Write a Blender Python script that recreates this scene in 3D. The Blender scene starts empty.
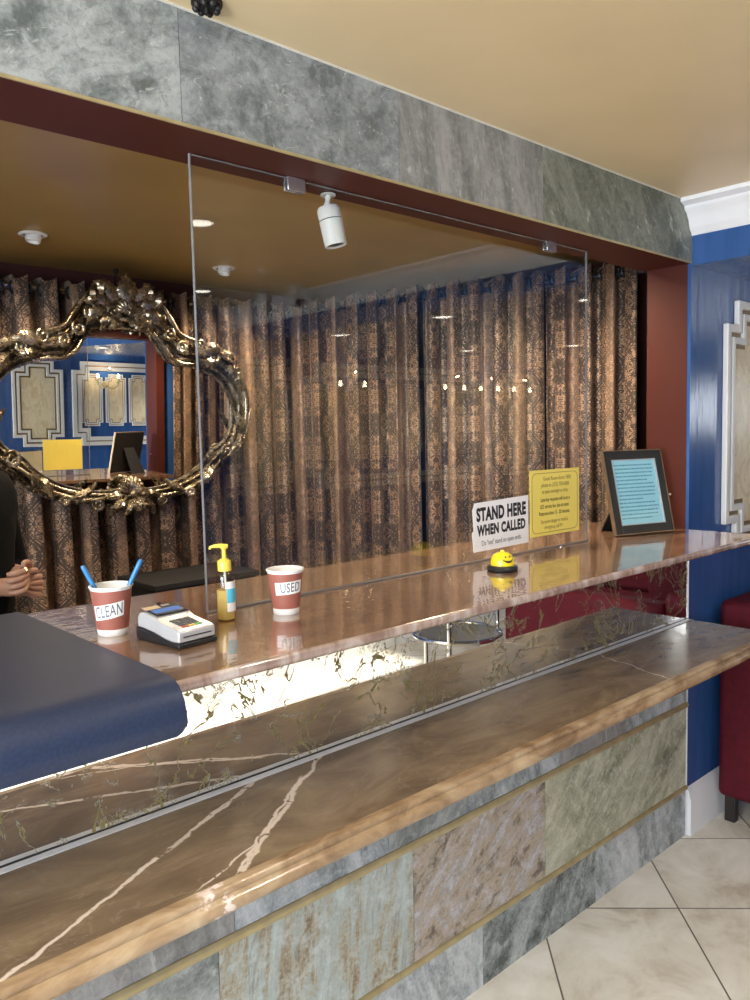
import bpy, bmesh, math, random
from math import sin, cos, pi, radians, sqrt, atan2
from mathutils import Vector, Matrix

random.seed(7)
S = bpy.context.scene
COL = S.collection

# ------------------------------------------------------------------ camera
cam_d = bpy.data.cameras.new('camera')
cam = bpy.data.objects.new('camera', cam_d)
COL.objects.link(cam)
CAM_POS = Vector((-2.749, -1.3413, 1.5))
_yaw, _pitch, _roll = 0.7419, 0.0817, -0.0225
_f = Vector((sin(_yaw) * cos(_pitch), cos(_yaw) * cos(_pitch), -sin(_pitch)))
_r = Vector((cos(_yaw), -sin(_yaw), 0))
_u = _r.cross(_f)
_r2 = _r * cos(_roll) + _u * sin(_roll)
_u2 = _u * cos(_roll) - _r * sin(_roll)
_m = Matrix((_r2, _u2, -_f)).transposed().to_4x4()
_m.translation = CAM_POS
cam.matrix_world = _m
cam_d.sensor_fit = 'HORIZONTAL'
cam_d.sensor_width = 36
cam_d.lens = 36 * 800.54 / 750
cam_d.clip_start = 0.02
S.camera = cam
S.view_settings.view_transform = 'Standard'
S.view_settings.look = 'None'
S.view_settings.gamma = 1
S.view_settings.use_curve_mapping = False
S.view_settings.exposure = 0.25

# ------------------------------------------------------------------ world, sun, big lights
W = bpy.data.worlds.new('sky')
S.world = W
W.use_nodes = True
W.node_tree.nodes['Background'].inputs[0].default_value = (0.78, 0.88, 1.0, 1)
W.node_tree.nodes['Background'].inputs[1].default_value = 2.2


def lamp(name, kind, loc, target, energy, color=(1, 1, 1), **kw):
    d = bpy.data.lights.new(name, kind)
    d.energy = energy
    d.color = color
    for k, v in kw.items():
        setattr(d, k, v)
    o = bpy.data.objects.new(name, d)
    COL.objects.link(o)
    o.location = loc
    v = Vector(target) - Vector(loc)
    o.rotation_euler = v.to_track_quat('-Z', 'Y').to_euler()
    return o


lamp('sun', 'SUN', (-8, -2.2, 3.4), (0.1, -2.4, 0.3), 26, (1, 0.95, 0.86), angle=0.01)
lamp('daylight_left', 'AREA', (-4.45, -1.0, 1.45), (0, -0.9, 1.0), 135, (0.90, 0.96, 1.0), shape='RECTANGLE', size=2.0, size_y=1.5)
lamp('daylight_right', 'AREA', (3.5, -1.6, 1.65), (0, -1.2, 1.2), 3, (0.95, 0.98, 1.0), shape='RECTANGLE', size=0.45, size_y=0.36)
WARM = (1.0, 0.80, 0.55)
for (x, y, z, e) in ((-1.2, -1.02, 2.24, 16), (-2.9, -1.0, 2.24, 16), (0.30, -1.1, 2.03, 5), (1.5, -2.1, 2.03, 14), (1.88, -1.4, 2.03, 10), (-2.2, -2.0, 2.24, 14)):
    lamp('ceiling_spot', 'SPOT', (x, y, z), (x, y, 0), e * 1.7, (1, 0.92, 0.80), spot_size=2.3, spot_blend=0.8, shadow_soft_size=0.05)
for (x, y, e) in ((-2.75, 1.75, 7), (-1.60, 1.70, 4.5), (-0.60, 1.80, 6.5), (-0.30, 0.50, 13), (-1.2, 0.9, 5)):  # some sit at the eyeball lights, others added without fixtures to rake curtain folds
    lamp('eyeball_and_fill_spot', 'SPOT', (x, y, 2.2), (x + 0.05, y + 0.1, 0), e * 5.5, WARM, spot_size=2.7, spot_blend=0.9, shadow_soft_size=0.04)


# ------------------------------------------------------------------ node helpers
class G:
    def __init__(s, name):
        s.m = bpy.data.materials.new(name)
        s.m.use_nodes = True
        s.nt = s.m.node_tree
        s.b = s.nt.nodes['Principled BSDF']
        s.out = s.nt.nodes['Material Output']

    def n(s, t):
        return s.nt.nodes.new(t)

    def link(s, a, b):
        s.nt.links.new(a, b)

    def setin(s, sock, v):
        if isinstance(v, bpy.types.NodeSocket):
            s.link(v, sock)
        elif v is not None:
            if isinstance(v, (tuple, list)) and len(v) == 3 and sock.type == 'RGBA':
                v = (*v, 1)
            sock.default_value = v

    def coord(s, kind='Object'):
        return s.n('ShaderNodeTexCoord').outputs[kind]

    def mapv(s, vec, scale=(1, 1, 1), rot=(0, 0, 0), loc=(0, 0, 0)):
        k = s.n('ShaderNodeMapping')
        s.link(vec, k.inputs[0])
        k.inputs['Scale'].default_value = scale
        k.inputs['Rotation'].default_value = rot
        k.inputs['Location'].default_value = loc
        return k.outputs[0]

    def noise(s, vec, scale=5, detail=4, rough=0.55, dist=0.0, color=False):
        k = s.n('ShaderNodeTexNoise')
        s.link(vec, k.inputs['Vector'])
        s.setin(k.inputs['Scale'], scale)
        k.inputs['Detail'].default_value = detail
        k.inputs['Roughness'].default_value = rough
        k.inputs['Distortion'].default_value = dist
        return k.outputs['Color' if color else 'Fac']

    def voro(s, vec, scale=5, feature='F1', out='Distance'):
        k = s.n('ShaderNodeTexVoronoi')
        k.feature = feature
        s.link(vec, k.inputs['Vector'])
        k.inputs['Scale'].default_value = scale
        return k.outputs[out]

    def white(s, vec):
        k = s.n('ShaderNodeTexWhiteNoise')
        k.noise_dimensions = '3D'
        s.link(vec, k.inputs['Vector'])
        return k.outputs['Value']

    def math(s, op, a, b=None, c=None, clamp=False):
        k = s.n('ShaderNodeMath')
        k.operation = op
        k.use_clamp = clamp
        for i, v in enumerate((a, b, c)):
            if v is not None:
                s.setin(k.inputs[i], v)
        return k.outputs[0]

    def sep(s, vec):
        k = s.n('ShaderNodeSeparateXYZ')
        s.link(vec, k.inputs[0])
        return k.outputs

    def comb(s, x=0, y=0, z=0):
        k = s.n('ShaderNodeCombineXYZ')
        for i, v in enumerate((x, y, z)):
            s.setin(k.inputs[i], v)
        return k.outputs[0]

    def ramp(s, fac, stops, interp='LINEAR', k_=0.62):
        stops = [(0.5 + (p - 0.5) * k_, c) for p, c in stops]
        k = s.n('ShaderNodeValToRGB')
        k.color_ramp.interpolation = interp
        el = k.color_ramp.elements
        while len(el) < len(stops):
            el.new(0.5)
        for e, (p, c) in zip(el, stops):
            e.position = p
            e.color = (*c, 1) if len(c) == 3 else c
        s.link(fac, k.inputs[0])
        return k.outputs[0]

    def step(s, v, a, b):
        k = s.n('ShaderNodeMapRange')
        k.interpolation_type = 'SMOOTHSTEP'
        s.setin(k.inputs[0], v)
        k.inputs[1].default_value = a
        k.inputs[2].default_value = b
        return k.outputs[0]

    def mix(s, fac, a, b, mode='MIX'):
        k = s.n('ShaderNodeMix')
        k.data_type = 'RGBA'
        k.blend_type = mode
        s.setin(k.inputs['Factor'], fac)
        s.setin(k.inputs[6], a)
        s.setin(k.inputs[7], b)
        return k.outputs[2]

    def bump(s, h, strength=0.3, dist=0.01):
        k = s.n('ShaderNodeBump')
        k.inputs['Strength'].default_value = strength
        k.inputs['Distance'].default_value = dist
        s.link(h, k.inputs['Height'])
        s.link(k.outputs[0], s.b.inputs['Normal'])

    def set(s, **kw):
        names = dict(color='Base Color', rough='Roughness', metal='Metallic', spec='Specular IOR Level', coat='Coat Weight',
                     coat_rough='Coat Roughness', emis='Emission Color', estr='Emission Strength', trans='Transmission Weight',
                     ior='IOR', sheen='Sheen Weight', alpha='Alpha', sss='Subsurface Weight')
        for k, v in kw.items():
            s.setin(s.b.inputs[names[k]], v)
        return s


def plain(name, color, rough=0.5, metal=0.0, var=0.06, scale=30, bump=0.0, **kw):
    g = G(name)
    c = g.coord()
    nz = g.noise(c, scale, 3)
    lo = tuple(max(0, x * (1 - var)) for x in color)
    hi = tuple(min(1, x * (1 + var)) for x in color)
    g.set(color=g.ramp(nz, [(0.3, lo), (0.7, hi)]), rough=rough, metal=metal, **kw)
    if bump:
        g.bump(nz, bump, 0.004)
    return g.m


def emitter(name, color, strength):
    g = G(name)
    g.set(color=(0.8, 0.8, 0.8), emis=color, estr=strength)
    return g.m


def slate(name, cols, seed, stretch=(3, 3, 9), rot=(0, 0, 0), rough=0.45, bump=0.5, spec=0.5, gain=1.22):
    g = G(name)
    v = g.mapv(g.coord(), (1, 1, 1), rot, (seed * 3.7, seed * 1.3, seed * 2.1))
    vs = g.mapv(v, stretch)
    a = g.noise(vs, 1.0, 8, 0.65, 0.8)
    b = g.noise(v, 26, 6, 0.7, 0.3)
    c = g.noise(g.mapv(v, (stretch[0] * 4, stretch[1] * 4, stretch[2] * 5)), 1.2, 5, 0.6, 1.2)
    fg = g.noise(v, 110, 3, 0.7)
    a = g.math('ADD', g.math('MULTIPLY', a, 0.72), g.math('ADD', g.math('MULTIPLY', fg, 0.2), g.math('MULTIPLY', b, 0.08)))
    cols = [(p, tuple(min(.9, x * (0.9 + (gain - .9) * (p > .3))) for x in c)) for p, c in cols]
    col = g.ramp(a, cols, k_=0.40)
    col = g.mix(g.math('MULTIPLY', g.step(b, 0.45, 0.72), 0.6), col, tuple(min(1, x * 1.15 + 0.03) for x in cols[-1][1]))
    col = g.mix(g.math('MULTIPLY', g.step(c, 0.54, 0.70), 0.4), col, tuple(x * 0.55 for x in cols[0][1]))
    col = g.mix(g.math('MULTIPLY', g.step(c, 0.40, 0.30), 0.6), col, (0.58, 0.60, 0.55))
    g.set(color=col, rough=g.ramp(b, [(0.3, (rough - .1,) * 3), (0.7, (rough + .2,) * 3)]), spec=spec)
    h = g.math('ADD', g.math('MULTIPLY', a, 1.0), g.math('MULTIPLY', b, 0.5))
    g.bump(h, bump, 0.006)
    return g.m


# ------------------------------------------------------------------ materials
M = {}


def make_materials():
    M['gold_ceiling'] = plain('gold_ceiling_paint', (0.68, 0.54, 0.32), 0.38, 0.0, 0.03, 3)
    M['inner_ceiling'] = plain('shaded_gold_ceiling_paint', (0.35, 0.225, 0.072), 0.35, 0.0, 0.05, 3)  # same gold paint, darkened to show the weaker light inside
    M['maroon'] = plain('maroon_paint', (0.068, 0.015, 0.010), 0.5, 0, 0.04, 4, spec=0.25)
    M['dark_maroon'] = plain('dark_maroon_paint', (0.05, 0.012, 0.012), 0.5, 0, 0.05, 4)
    # glossy blue wall
    g = G('blue_gloss_paint')
    c = g.coord()
    n = g.noise(g.mapv(c, (6, 6, 0.8)), 3, 4)
    g.set(color=g.ramp(n, [(0.3, (0.029, 0.088, 0.255)), (0.7, (0.037, 0.105, 0.305))]), rough=0.2)
    g.bump(g.noise(g.mapv(c, (9, 9, 1.2)), 2, 3), 0.25, 0.01)
    M['blue'] = g.m
    M['white_paint'] = plain('white_trim_paint', (0.78, 0.79, 0.82), 0.35, 0, 0.02, 6)
    M['caulk'] = plain('pale_caulk', (0.7, 0.68, 0.6), 0.6)
    # stones
    gr = [(0.25, (0.13, 0.15, 0.145)), (0.5, (0.25, 0.275, 0.265)), (0.75, (0.42, 0.44, 0.43))]
    M['slate_grey'] = slate('slate_grey', gr, 1, (5, 5, 8), (0, 0.5, 0), gain=.95)
    M['slate_grey_fine'] = slate('slate_grey_fine', [(0.25, (0.15, 0.165, 0.165)), (0.5, (0.24, 0.26, 0.26)), (0.75, (0.36, 0.375, 0.375))], 2, (10, 10, 12), (0, 0.2, 0), gain=.95)
    M['slate_pale'] = slate('slate_pale', [(0.25, (0.20, 0.20, 0.19)), (0.5, (0.30, 0.30, 0.285)), (0.75, (0.40, 0.385, 0.37))], 3, (9, 9, 1.6), (0, 0.2, 0), gain=.95)
    M['slate_green'] = slate('slate_green', [(0.25, (0.10, 0.115, 0.085)), (0.5, (0.20, 0.215, 0.17)), (0.75, (0.30, 0.315, 0.27))], 4, (10, 10, 2), (0, 0.7, 0), gain=.95)
    M['slate_olive'] = slate('slate_olive', [(0.22, (0.19, 0.195, 0.13)), (0.5, (0.34, 0.34, 0.245)), (0.78, (0.50, 0.49, 0.39))], 5, (8, 8, 2.2), (0, -0.9, 0))
    M['slate_rust'] = slate('slate_rust', [(0.25, (0.17, 0.13, 0.10)), (0.42, (0.30, 0.255, 0.195)), (0.50, (0.40, 0.30, 0.21)), (0.58, (0.30, 0.275, 0.245)), (0.76, (0.44, 0.42, 0.44))], 6, (9, 9, 20), (0, 0.55, 0), 0.5, 0.9)
    M['slate_blue_rust'] = slate('slate_blue_rust', [(0.25, (0.22, 0.16, 0.095)), (0.40, (0.33, 0.29, 0.21)), (0.48, (0.31, 0.345, 0.32)), (0.78, (0.42, 0.47, 0.46))], 7, (10, 10, 1.6), (0, -0.12, 0))
    M['slate_dark'] = slate('slate_dark', [(0.25, (0.09, 0.105, 0.105)), (0.5, (0.185, 0.21, 0.21)), (0.75, (0.36, 0.39, 0.385))], 8, (9, 9, 2.5), (0, -0.6, 0), 0.3, 0.6)
    M['slate_blue'] = slate('slate_blue', [(0.25, (0.17, 0.19, 0.19)), (0.5, (0.29, 0.32, 0.33)), (0.75, (0.46, 0.48, 0.49))], 9, (9, 9, 2.5), (0, 0.3, 0))
    M['brass'] = plain('brass', (0.50, 0.41, 0.22), 0.42, 0.45, 0.12, 18)
    # copper-brown counter top under clear lacquer
    g = G('copper_counter')
    c = g.coord()
    a = g.noise(g.mapv(c, (3, 7, 3)), 2.2, 7, 0.65, 0.8)
    b = g.noise(c, 70, 4, 0.6)
    col = g.ramp(a, [(0.28, (0.19, 0.10, 0.06)), (0.5, (0.32, 0.18, 0.105)), (0.72, (0.43, 0.27, 0.165))])
    col = g.mix(g.math('MULTIPLY', b, 0.3), col, (0.22, 0.12, 0.08))
    g.set(color=col, rough=0.25, spec=0.6, metal=0.25, coat=1.0, coat_rough=0.035)
    k = g.n('ShaderNodeBump')
    k.inputs['Strength'].default_value = 0.10
    k.inputs['Distance'].default_value = 0.004
    g.link(g.noise(g.mapv(c, (1, 2.2, 1)), 22, 2, 0.5), k.inputs['Height'])
    g.link(k.outputs[0], g.b.inputs['Coat Normal'])
    g.link(k.outputs[0], g.b.inputs['Normal'])
    M['copper'] = g.m
    g = G('counter_edge_lacquer')
    c = g.coord()
    a = g.noise(g.mapv(c, (8, 3, 3)), 3, 5, 0.6, 0.5)
    g.set(color=g.ramp(a, [(0.3, (0.24, 0.15, 0.115)), (0.55, (0.38, 0.28, 0.235)), (0.75, (0.52, 0.44, 0.40))]), rough=0.15, coat=1.0)
    g.bump(a, 0.4, 0.006)
    M['counter_edge'] = g.m
    # veined antique mirror
    g = G('veined_mirror')
    c = g.coord()
    w = g.noise(c, 7, 4, 0.6, 1.2)
    v1 = g.math('ABSOLUTE', g.math('SUBTRACT', w, 0.5))
    w2 = g.noise(g.mapv(c, (1, 1, 1), (0, 0, 0), (4.1, 0, 2.2)), 15, 5, 0.7, 1.6)
    v2 = g.math('ABSOLUTE', g.math('SUBTRACT', w2, 0.5))
    gate = g.noise(g.mapv(c, (1, 1, 1), (0, 0, 0), (9, 0, 5)), 4.2, 2, 0.5)
    line = g.math('MAXIMUM', g.math('MULTIPLY', g.step(v1, 0.015, 0.006), g.step(g.noise(c, 6, 2), 0.40, 0.46)), g.math('MULTIPLY', g.step(v2, 0.026, 0.008), g.step(gate, 0.53, 0.60)))
    g.set(color=g.mix(line, (0.90, 0.88, 0.82), (0.30, 0.24, 0.08)), metal=g.math('SUBTRACT', 1.0, g.math('MULTIPLY', line, 0.7)),
          rough=g.math('MULTIPLY', line, 0.45))
    M['veined_mirror'] = g.m
    g = G('silver_mirror')
    g.set(color=(0.92, 0.93, 0.93), metal=1.0, rough=0.0)
    M['mirror'] = g.m
    M['strip_metal'] = plain('satin_strip_metal', (0.74, 0.74, 0.76), 0.35, 0.3, 0.05, 60)
    M['alu'] = plain('brushed_metal', (0.72, 0.72, 0.75), 0.25, 0.9, 0.05, 60)
    # brown marble ledge with white veins
    g = G('brown_marble')
    c = g.coord()
    s = g.sep(c)
    a = g.noise(g.mapv(c, (2.2, 5, 4), (0, 0, 0.25)), 2.0, 8, 0.62, 1.0)
    b = g.noise(c, 40, 5, 0.6)
    col = g.ramp(a, [(0.2, (0.125, 0.085, 0.052)), (0.48, (0.205, 0.142, 0.085)), (0.8, (0.30, 0.215, 0.13))])
    col = g.mix(g.math('MULTIPLY', b, 0.3), col, (0.11, 0.075, 0.048))
    wob = g.math('MULTIPLY', g.math('SUBTRACT', g.noise(c, 9, 4, 0.6), 0.5), 0.085)
    wob2 = g.math('MULTIPLY', g.math('SUBTRACT', g.noise(g.mapv(c, (1, 1, 1), (0, 0, 0), (3, 3, 3)), 16, 3, 0.6), 0.5), 0.05)
    allv = None
    # (x at y=-0.03, slope dx/dy, half width, shift, wobble)
    for x0, sl, wd, wb, y0, y1 in ((-1.90, 2.14, 0.0065, wob, -.4, .1), (-1.912, 2.10, 0.0045, wob2, -.2, .1), (-1.735, 1.38, 0.006, wob, -.4, .1), (-1.752, 1.36, 0.004, wob2, -.33, -.06), (-1.53, 2.5, 0.004, wob2, -.29, -.215), (-0.62, 0.30, 0.0012, wob, -.4, .1)):
        d = g.math('ABSOLUTE', g.math('ADD', g.math('SUBTRACT', g.math('SUBTRACT', s[0], x0), g.math('MULTIPLY', g.math('ADD', s[1], 0.03), sl)), wb))
        br = g.noise(c, 30, 3, 0.6)
        ln = g.step(d, wd * 1.9, wd * 0.6)
        ln = g.math('MULTIPLY', ln, g.step(br, 0.33, 0.42))
        ln = g.math('MULTIPLY', ln, g.math('MULTIPLY', g.step(s[1], y0, y0 + .02), g.step(s[1], y1, y1 - .02)))
        allv = ln if allv is None else g.math('MAXIMUM', allv, ln)
    fine = g.math('ABSOLUTE', g.math('SUBTRACT', g.noise(g.mapv(c, (1, 2.5, 2), (0, 0, 0.7)), 4, 5, 0.6, 0.8), 0.5))
    col = g.mix(g.math('MULTIPLY', g.step(fine, 0.010, 0.002), 0.14), col, (0.42, 0.33, 0.24))
    col = g.mix(g.math('MULTIPLY', allv, 0.9), col, (0.72, 0.60, 0.50))
    g.set(color=col, rough=0.19, spec=0.5)
    M['marble'] = g.m
    # ledge moulding: the brown marble coloured paler and golden, as if sunlit
    g = G('sunlit_marble_edge')
    c = g.coord()
    a = g.noise(g.mapv(c, (3, 6, 6)), 2.5, 7, 0.6, 0.8)
    s = g.sep(c)
    pk = g.step(g.math('ABSOLUTE', g.math('ADD', s[0], 2.145)), 0.055, 0.0)
    col = g.ramp(a, [(0.25, (0.19, 0.115, 0.06)), (0.5, (0.33, 0.22, 0.125)), (0.75, (0.46, 0.34, 0.21))])
    col = g.mix(g.math('MULTIPLY', pk, g.step(g.noise(c, 25, 4, 0.6), 0.48, 0.56)), col, (0.80, 0.66, 0.60))
    g.set(color=col, rough=0.2)
    M['marble_edge'] = g.m
    # travertine floor laid on the diagonal
    g = G('travertine_floor')
    c = g.coord()
    s = g.sep(c)
    pa = g.math('DIVIDE', g.math('ADD', g.math('ADD', s[0], s[1]), 0.653), 0.612)
    pb = g.math('DIVIDE', g.math('ADD', g.math('SUBTRACT', s[0], s[1]), 0.869), 0.616)

    def edge(p):
        f = g.math('FRACT', p)
        return g.math('MINIMUM', f, g.math('SUBTRACT', 1.0, f))
    e = g.math('MINIMUM', edge(pa), edge(pb))
    joint = g.step(e, 0.0075, 0.0035)
    tid = g.comb(g.math('FLOOR', pa), g.math('FLOOR', pb), 0.5)
    tv = g.white(tid)
    off = g.n('ShaderNodeVectorMath')
    off.operation = 'MULTIPLY_ADD'
    g.link(tid, off.inputs[0])
    off.inputs[1].default_value = (3.3, 5.1, 1)
    g.link(c, off.inputs[2])
    a = g.noise(off.outputs[0], 4.5, 8, 0.62, 0.6)
    b = g.noise(off.outputs[0], 22, 5, 0.7)
    col = g.ramp(a, [(0.25, (0.50, 0.44, 0.36)), (0.46, (0.68, 0.64, 0.56)), (0.70, (0.80, 0.77, 0.71))])
    col = g.mix(g.math('MULTIPLY', g.step(b, 0.62, 0.75), 0.35), col, (0.42, 0.33, 0.24))
    col = g.mix(g.math('MULTIPLY', tv, 0.22), col, (0.50, 0.44, 0.36))
    col = g.mix(joint, col, (0.13, 0.105, 0.08))
    g.set(color=col, rough=g.ramp(b, [(0.3, (0.28,) * 3), (0.7, (0.42,) * 3)]))
    g.bump(g.math('MULTIPLY', joint, -1.0), 0.4, 0.003)
    M['floor'] = g.m
    # curtain damask
    g = G('damask_curtain')
    uv = g.coord('UV')
    s = g.sep(uv)
    U = g.math('DIVIDE', s[0], 0.21)
    V = g.math('DIVIDE', s[1], 0.28)

    def tri(p):
        return g.math('MULTIPLY', g.math('ABSOLUTE', g.math('SUBTRACT', g.math('FRACT', p), 0.5)), 2.0)
    mu = tri(U)
    mv = tri(V)
    og = g.math('MULTIPLY_ADD', g.math('COSINE', g.math('MULTIPLY', mv, pi)), 0.42, 0.5)
    dist = g.math('SUBTRACT', mu, og)
    dog = g.math('ABSOLUTE', dist)
    band = g.math('MAXIMUM', g.step(dog, 0.085, 0.06), 0.0)
    band2 = g.math('MULTIPLY', g.step(g.math('ABSOLUTE', g.math('SUBTRACT', dog, 0.17)), 0.045, 0.025), 1.0)
    # medallion rings and petals around both centres
    def medal(cu, cv):
        du = g.math('MULTIPLY', g.math('SUBTRACT', mu, cu), 0.62)
        dv = g.math('SUBTRACT', mv, cv)
        r = g.math('SQRT', g.math('ADD', g.math('MULTIPLY', du, du), g.math('MULTIPLY', dv, dv)))
        an = g.math('ARCTAN2', du, dv)
        pet = g.math('MULTIPLY', g.math('COSINE', g.math('MULTIPLY', an, 8.0)), 0.035)
        rr = g.math('ADD', r, pet)
        w = g.math('SINE', g.math('MULTIPLY', rr, 36.0))
        return g.math('MULTIPLY', g.step(w, -0.1, 0.25), g.step(r, 0.40, 0.34))
    md = g.math('MAXIMUM', medal(0.0, 1.0), medal(1.0, 0.0))
    nv = g.comb(g.math('MULTIPLY', mu, 1.0), g.math('MULTIPLY', mv, 1.7), 0.3)
    fil = g.math('ABSOLUTE', g.math('SUBTRACT', g.noise(nv, 5.0, 1, 0.5, 0.6), 0.5))
    fl = g.step(fil, 0.065, 0.045)
    fil2 = g.step(g.math('ABSOLUTE', g.math('SUBTRACT', g.noise(nv, 10, 0, 0.5), 0.5)), 0.060, 0.045)
    pat = g.math('MAXIMUM', g.math('MAXIMUM', band, band2), g.math('MAXIMUM', md, g.math('MAXIMUM', fl, fil2)))
    stripe = g.math('SINE', g.math('MULTIPLY', s[0], 2 * pi / 0.42))
    pat = g.math('MULTIPLY', pat, g.math('MULTIPLY_ADD', g.step(stripe, 0.55, 0.75), -0.38, 1.0))
    wv = g.noise(g.mapv(uv, (900, 90, 1)), 1, 2)
    base = g.ramp(wv, [(0.3, (0.36, 0.22, 0.135)), (0.7, (0.50, 0.32, 0.205))])
    col = g.mix(g.math('MULTIPLY', pat, 0.93), base, (0.034, 0.024, 0.021))
    g.set(color=col, rough=g.math('MULTIPLY_ADD', pat, 0.25, 0.36), metal=g.math('MULTIPLY_ADD', pat, -0.25, 0.30), sheen=0.15)
    g.bump(pat, 0.15, 0.002)
    M['curtain'] = g.m
    # antique gilt for the mirror frame
    g = G('antique_gilt')
    c = g.coord()
    a = g.noise(c, 14, 5, 0.6)
    b = g.noise(c, 60, 4, 0.6)
    col = g.ramp(a, [(0.30, (0.13, 0.10, 0.065)), (0.5, (0.31, 0.255, 0.18)), (0.7, (0.60, 0.53, 0.42))])
    col = g.mix(g.math('MULTIPLY', g.step(b, 0.52, 0.66), 0.5), col, (0.10, 0.07, 0.04))
    g.set(color=col, metal=0.92, rough=g.ramp(b, [(0.3, (0.22,) * 3), (0.7, (0.38,) * 3)]))
    g.bump(b, 0.06, 0.002)
    M['gilt'] = g.m
    M['gilt_dark'] = plain('dark_gilt_groove', (0.16, 0.11, 0.06), 0.32, 0.9, 0.4, 25)
    # clear acrylic: thin-pane transparency with Fresnel reflection
    g = G('clear_acrylic')
    lw = g.n('ShaderNodeLayerWeight')
    lw.inputs['Blend'].default_value = 0.5
    f5 = g.math('POWER', lw.outputs['Facing'], 5.0)
    fr = g.math('MULTIPLY_ADD', f5, 0.95, 0.042)
    tr = g.n('ShaderNodeBsdfTransparent')
    tr.inputs[0].default_value = (0.975, 0.985, 0.98, 1)
    gl = g.n('ShaderNodeBsdfGlossy')
    gl.inputs['Roughness'].default_value = 0.0
    gl.inputs['Color'].default_value = (1, 1, 1, 1)
    mx = g.n('ShaderNodeMixShader')
    g.link(fr, mx.inputs[0])
    g.link(tr.outputs[0], mx.inputs[1])
    g.link(gl.outputs[0], mx.inputs[2])
    g.link(mx.outputs[0], g.out.inputs[0])
    M['acrylic'] = g.m
    g = G('acrylic_edge')
    g.set(color=(0.20, 0.195, 0.20), rough=0.25)
    M['acrylic_edge'] = g.m
    g = G('thin_clear_plastic')
    lw = g.n('ShaderNodeLayerWeight')
    f5 = g.math('POWER', lw.outputs['Facing'], 4.0)
    tr = g.n('ShaderNodeBsdfTransparent')
    tr.inputs[0].default_value = (0.93, 0.92, 0.86, 1)
    gl = g.n('ShaderNodeBsdfGlossy')
    gl.inputs['Roughness'].default_value = 0.05
    mx = g.n('ShaderNodeMixShader')
    g.link(g.math('MULTIPLY_ADD', f5, 0.8, 0.06), mx.inputs[0])
    g.link(tr.outputs[0], mx.inputs[1])
    g.link(gl.outputs[0], mx.inputs[2])
    g.link(mx.outputs[0], g.out.inputs[0])
    M['clear_plastic'] = g.m
    g = G('amber_gel')
    tr = g.n('ShaderNodeBsdfTransparent')
    tr.inputs[0].default_value = (0.95, 0.80, 0.30, 1)
    g.set(color=(0.92, 0.74, 0.28), rough=0.1)
    mx = g.n('ShaderNodeMixShader')
    mx.inputs[0].default_value = 0.55
    g.link(tr.outputs[0], mx.inputs[1])
    g.link(g.b.outputs[0], mx.inputs[2])
    g.link(mx.outputs[0], g.out.inputs[0])
    M['gel'] = g.m
    M['yellow_plastic'] = plain('yellow_plastic', (0.90, 0.66, 0.08), 0.3, 0, 0.02)
    M['label_white'] = plain('white_label_paper', (0.86, 0.86, 0.85), 0.5, 0, 0.01)
    M['label_blue'] = plain('cyan_label_print', (0.10, 0.52, 0.74), 0.4, 0, 0.03)
    M['ink'] = plain('black_ink', (0.012, 0.012, 0.014), 0.5, 0, 0.02)
    M['ink_grey'] = plain('grey_ink', (0.13, 0.14, 0.17), 0.6, 0, 0.02)
    M['cup_brown'] = plain('terracotta_cup_print', (0.34, 0.115, 0.085), 0.5, 0, 0.03)
    M['cup_white'] = plain('white_cup_paper', (0.84, 0.83, 0.80), 0.5, 0, 0.01)
    M['pen_blue'] = plain('blue_pen_plastic', (0.035, 0.20, 0.48), 0.35, 0, 0.03)
    M['yellow_paper'] = plain('yellow_paper', (0.92, 0.76, 0.16), 0.55, 0, 0.02, 8)
    M['ink_olive'] = plain('olive_print', (0.22, 0.17, 0.03), 0.6)
    M['white_paper'] = plain('white_paper', (0.95, 0.94, 0.95), 0.5, 0, 0.01)
    M['blue_paper'] = plain('light_blue_paper', (0.46, 0.85, 0.99), 0.5, 0, 0.03, 10)
    M['ink_blue'] = plain('blue_grey_print', (0.13, 0.40, 0.54), 0.6)
    M['black_frame'] = plain('black_frame_wood', (0.022, 0.022, 0.022), 0.4, 0, 0.1)
    M['frame_gold'] = plain('bronze_frame_edge', (0.36, 0.25, 0.15), 0.35, 0.7, 0.1)
    M['dark_card'] = plain('dark_backing_card', (0.008, 0.008, 0.01), 0.8)
    M['navy_mat'] = plain('navy_vinyl', (0.020, 0.030, 0.066), 0.42, 0, 0.12, 220, 0.05, spec=0.4)
    M['silver_plastic'] = plain('silver_plastic', (0.55, 0.56, 0.58), 0.3, 0.35, 0.03)
    M['white_plastic'] = plain('white_plastic', (0.78, 0.78, 0.78), 0.35, 0, 0.02)
    M['black_plastic'] = plain('black_plastic', (0.014, 0.014, 0.016), 0.35, 0, 0.05)
    M['key_grey'] = plain('dark_grey_key', (0.10, 0.10, 0.11), 0.5)
    M['key_red'] = plain('red_key', (0.52, 0.10, 0.07), 0.5)
    M['key_yellow'] = plain('yellow_key', (0.80, 0.58, 0.12), 0.5)
    M['key_green'] = plain('green_key', (0.16, 0.42, 0.14), 0.5)
    M['beige_sticker'] = plain('beige_sticker', (0.68, 0.52, 0.33), 0.5)
    M['screen_blue'] = plain('blue_lcd', (0.10, 0.20, 0.48), 0.2, 0, 0.02, emis=(0.12, 0.26, 0.7), estr=0.25)
    M['bell_yellow'] = plain('bright_yellow_enamel', (0.93, 0.72, 0.02), 0.18, 0, 0.02, coat=0.5)
    M['chrome'] = plain('chrome', (0.75, 0.75, 0.76), 0.12, 1.0, 0.02)
    M['burgundy'] = plain('burgundy_velvet', (0.085, 0.005, 0.012), 0.7, 0, 0.12, 40, 0.1, spec=0.2)
    M['dark_wood'] = plain('dark_wood', (0.02, 0.014, 0.012), 0.4, 0, 0.2)
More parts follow.
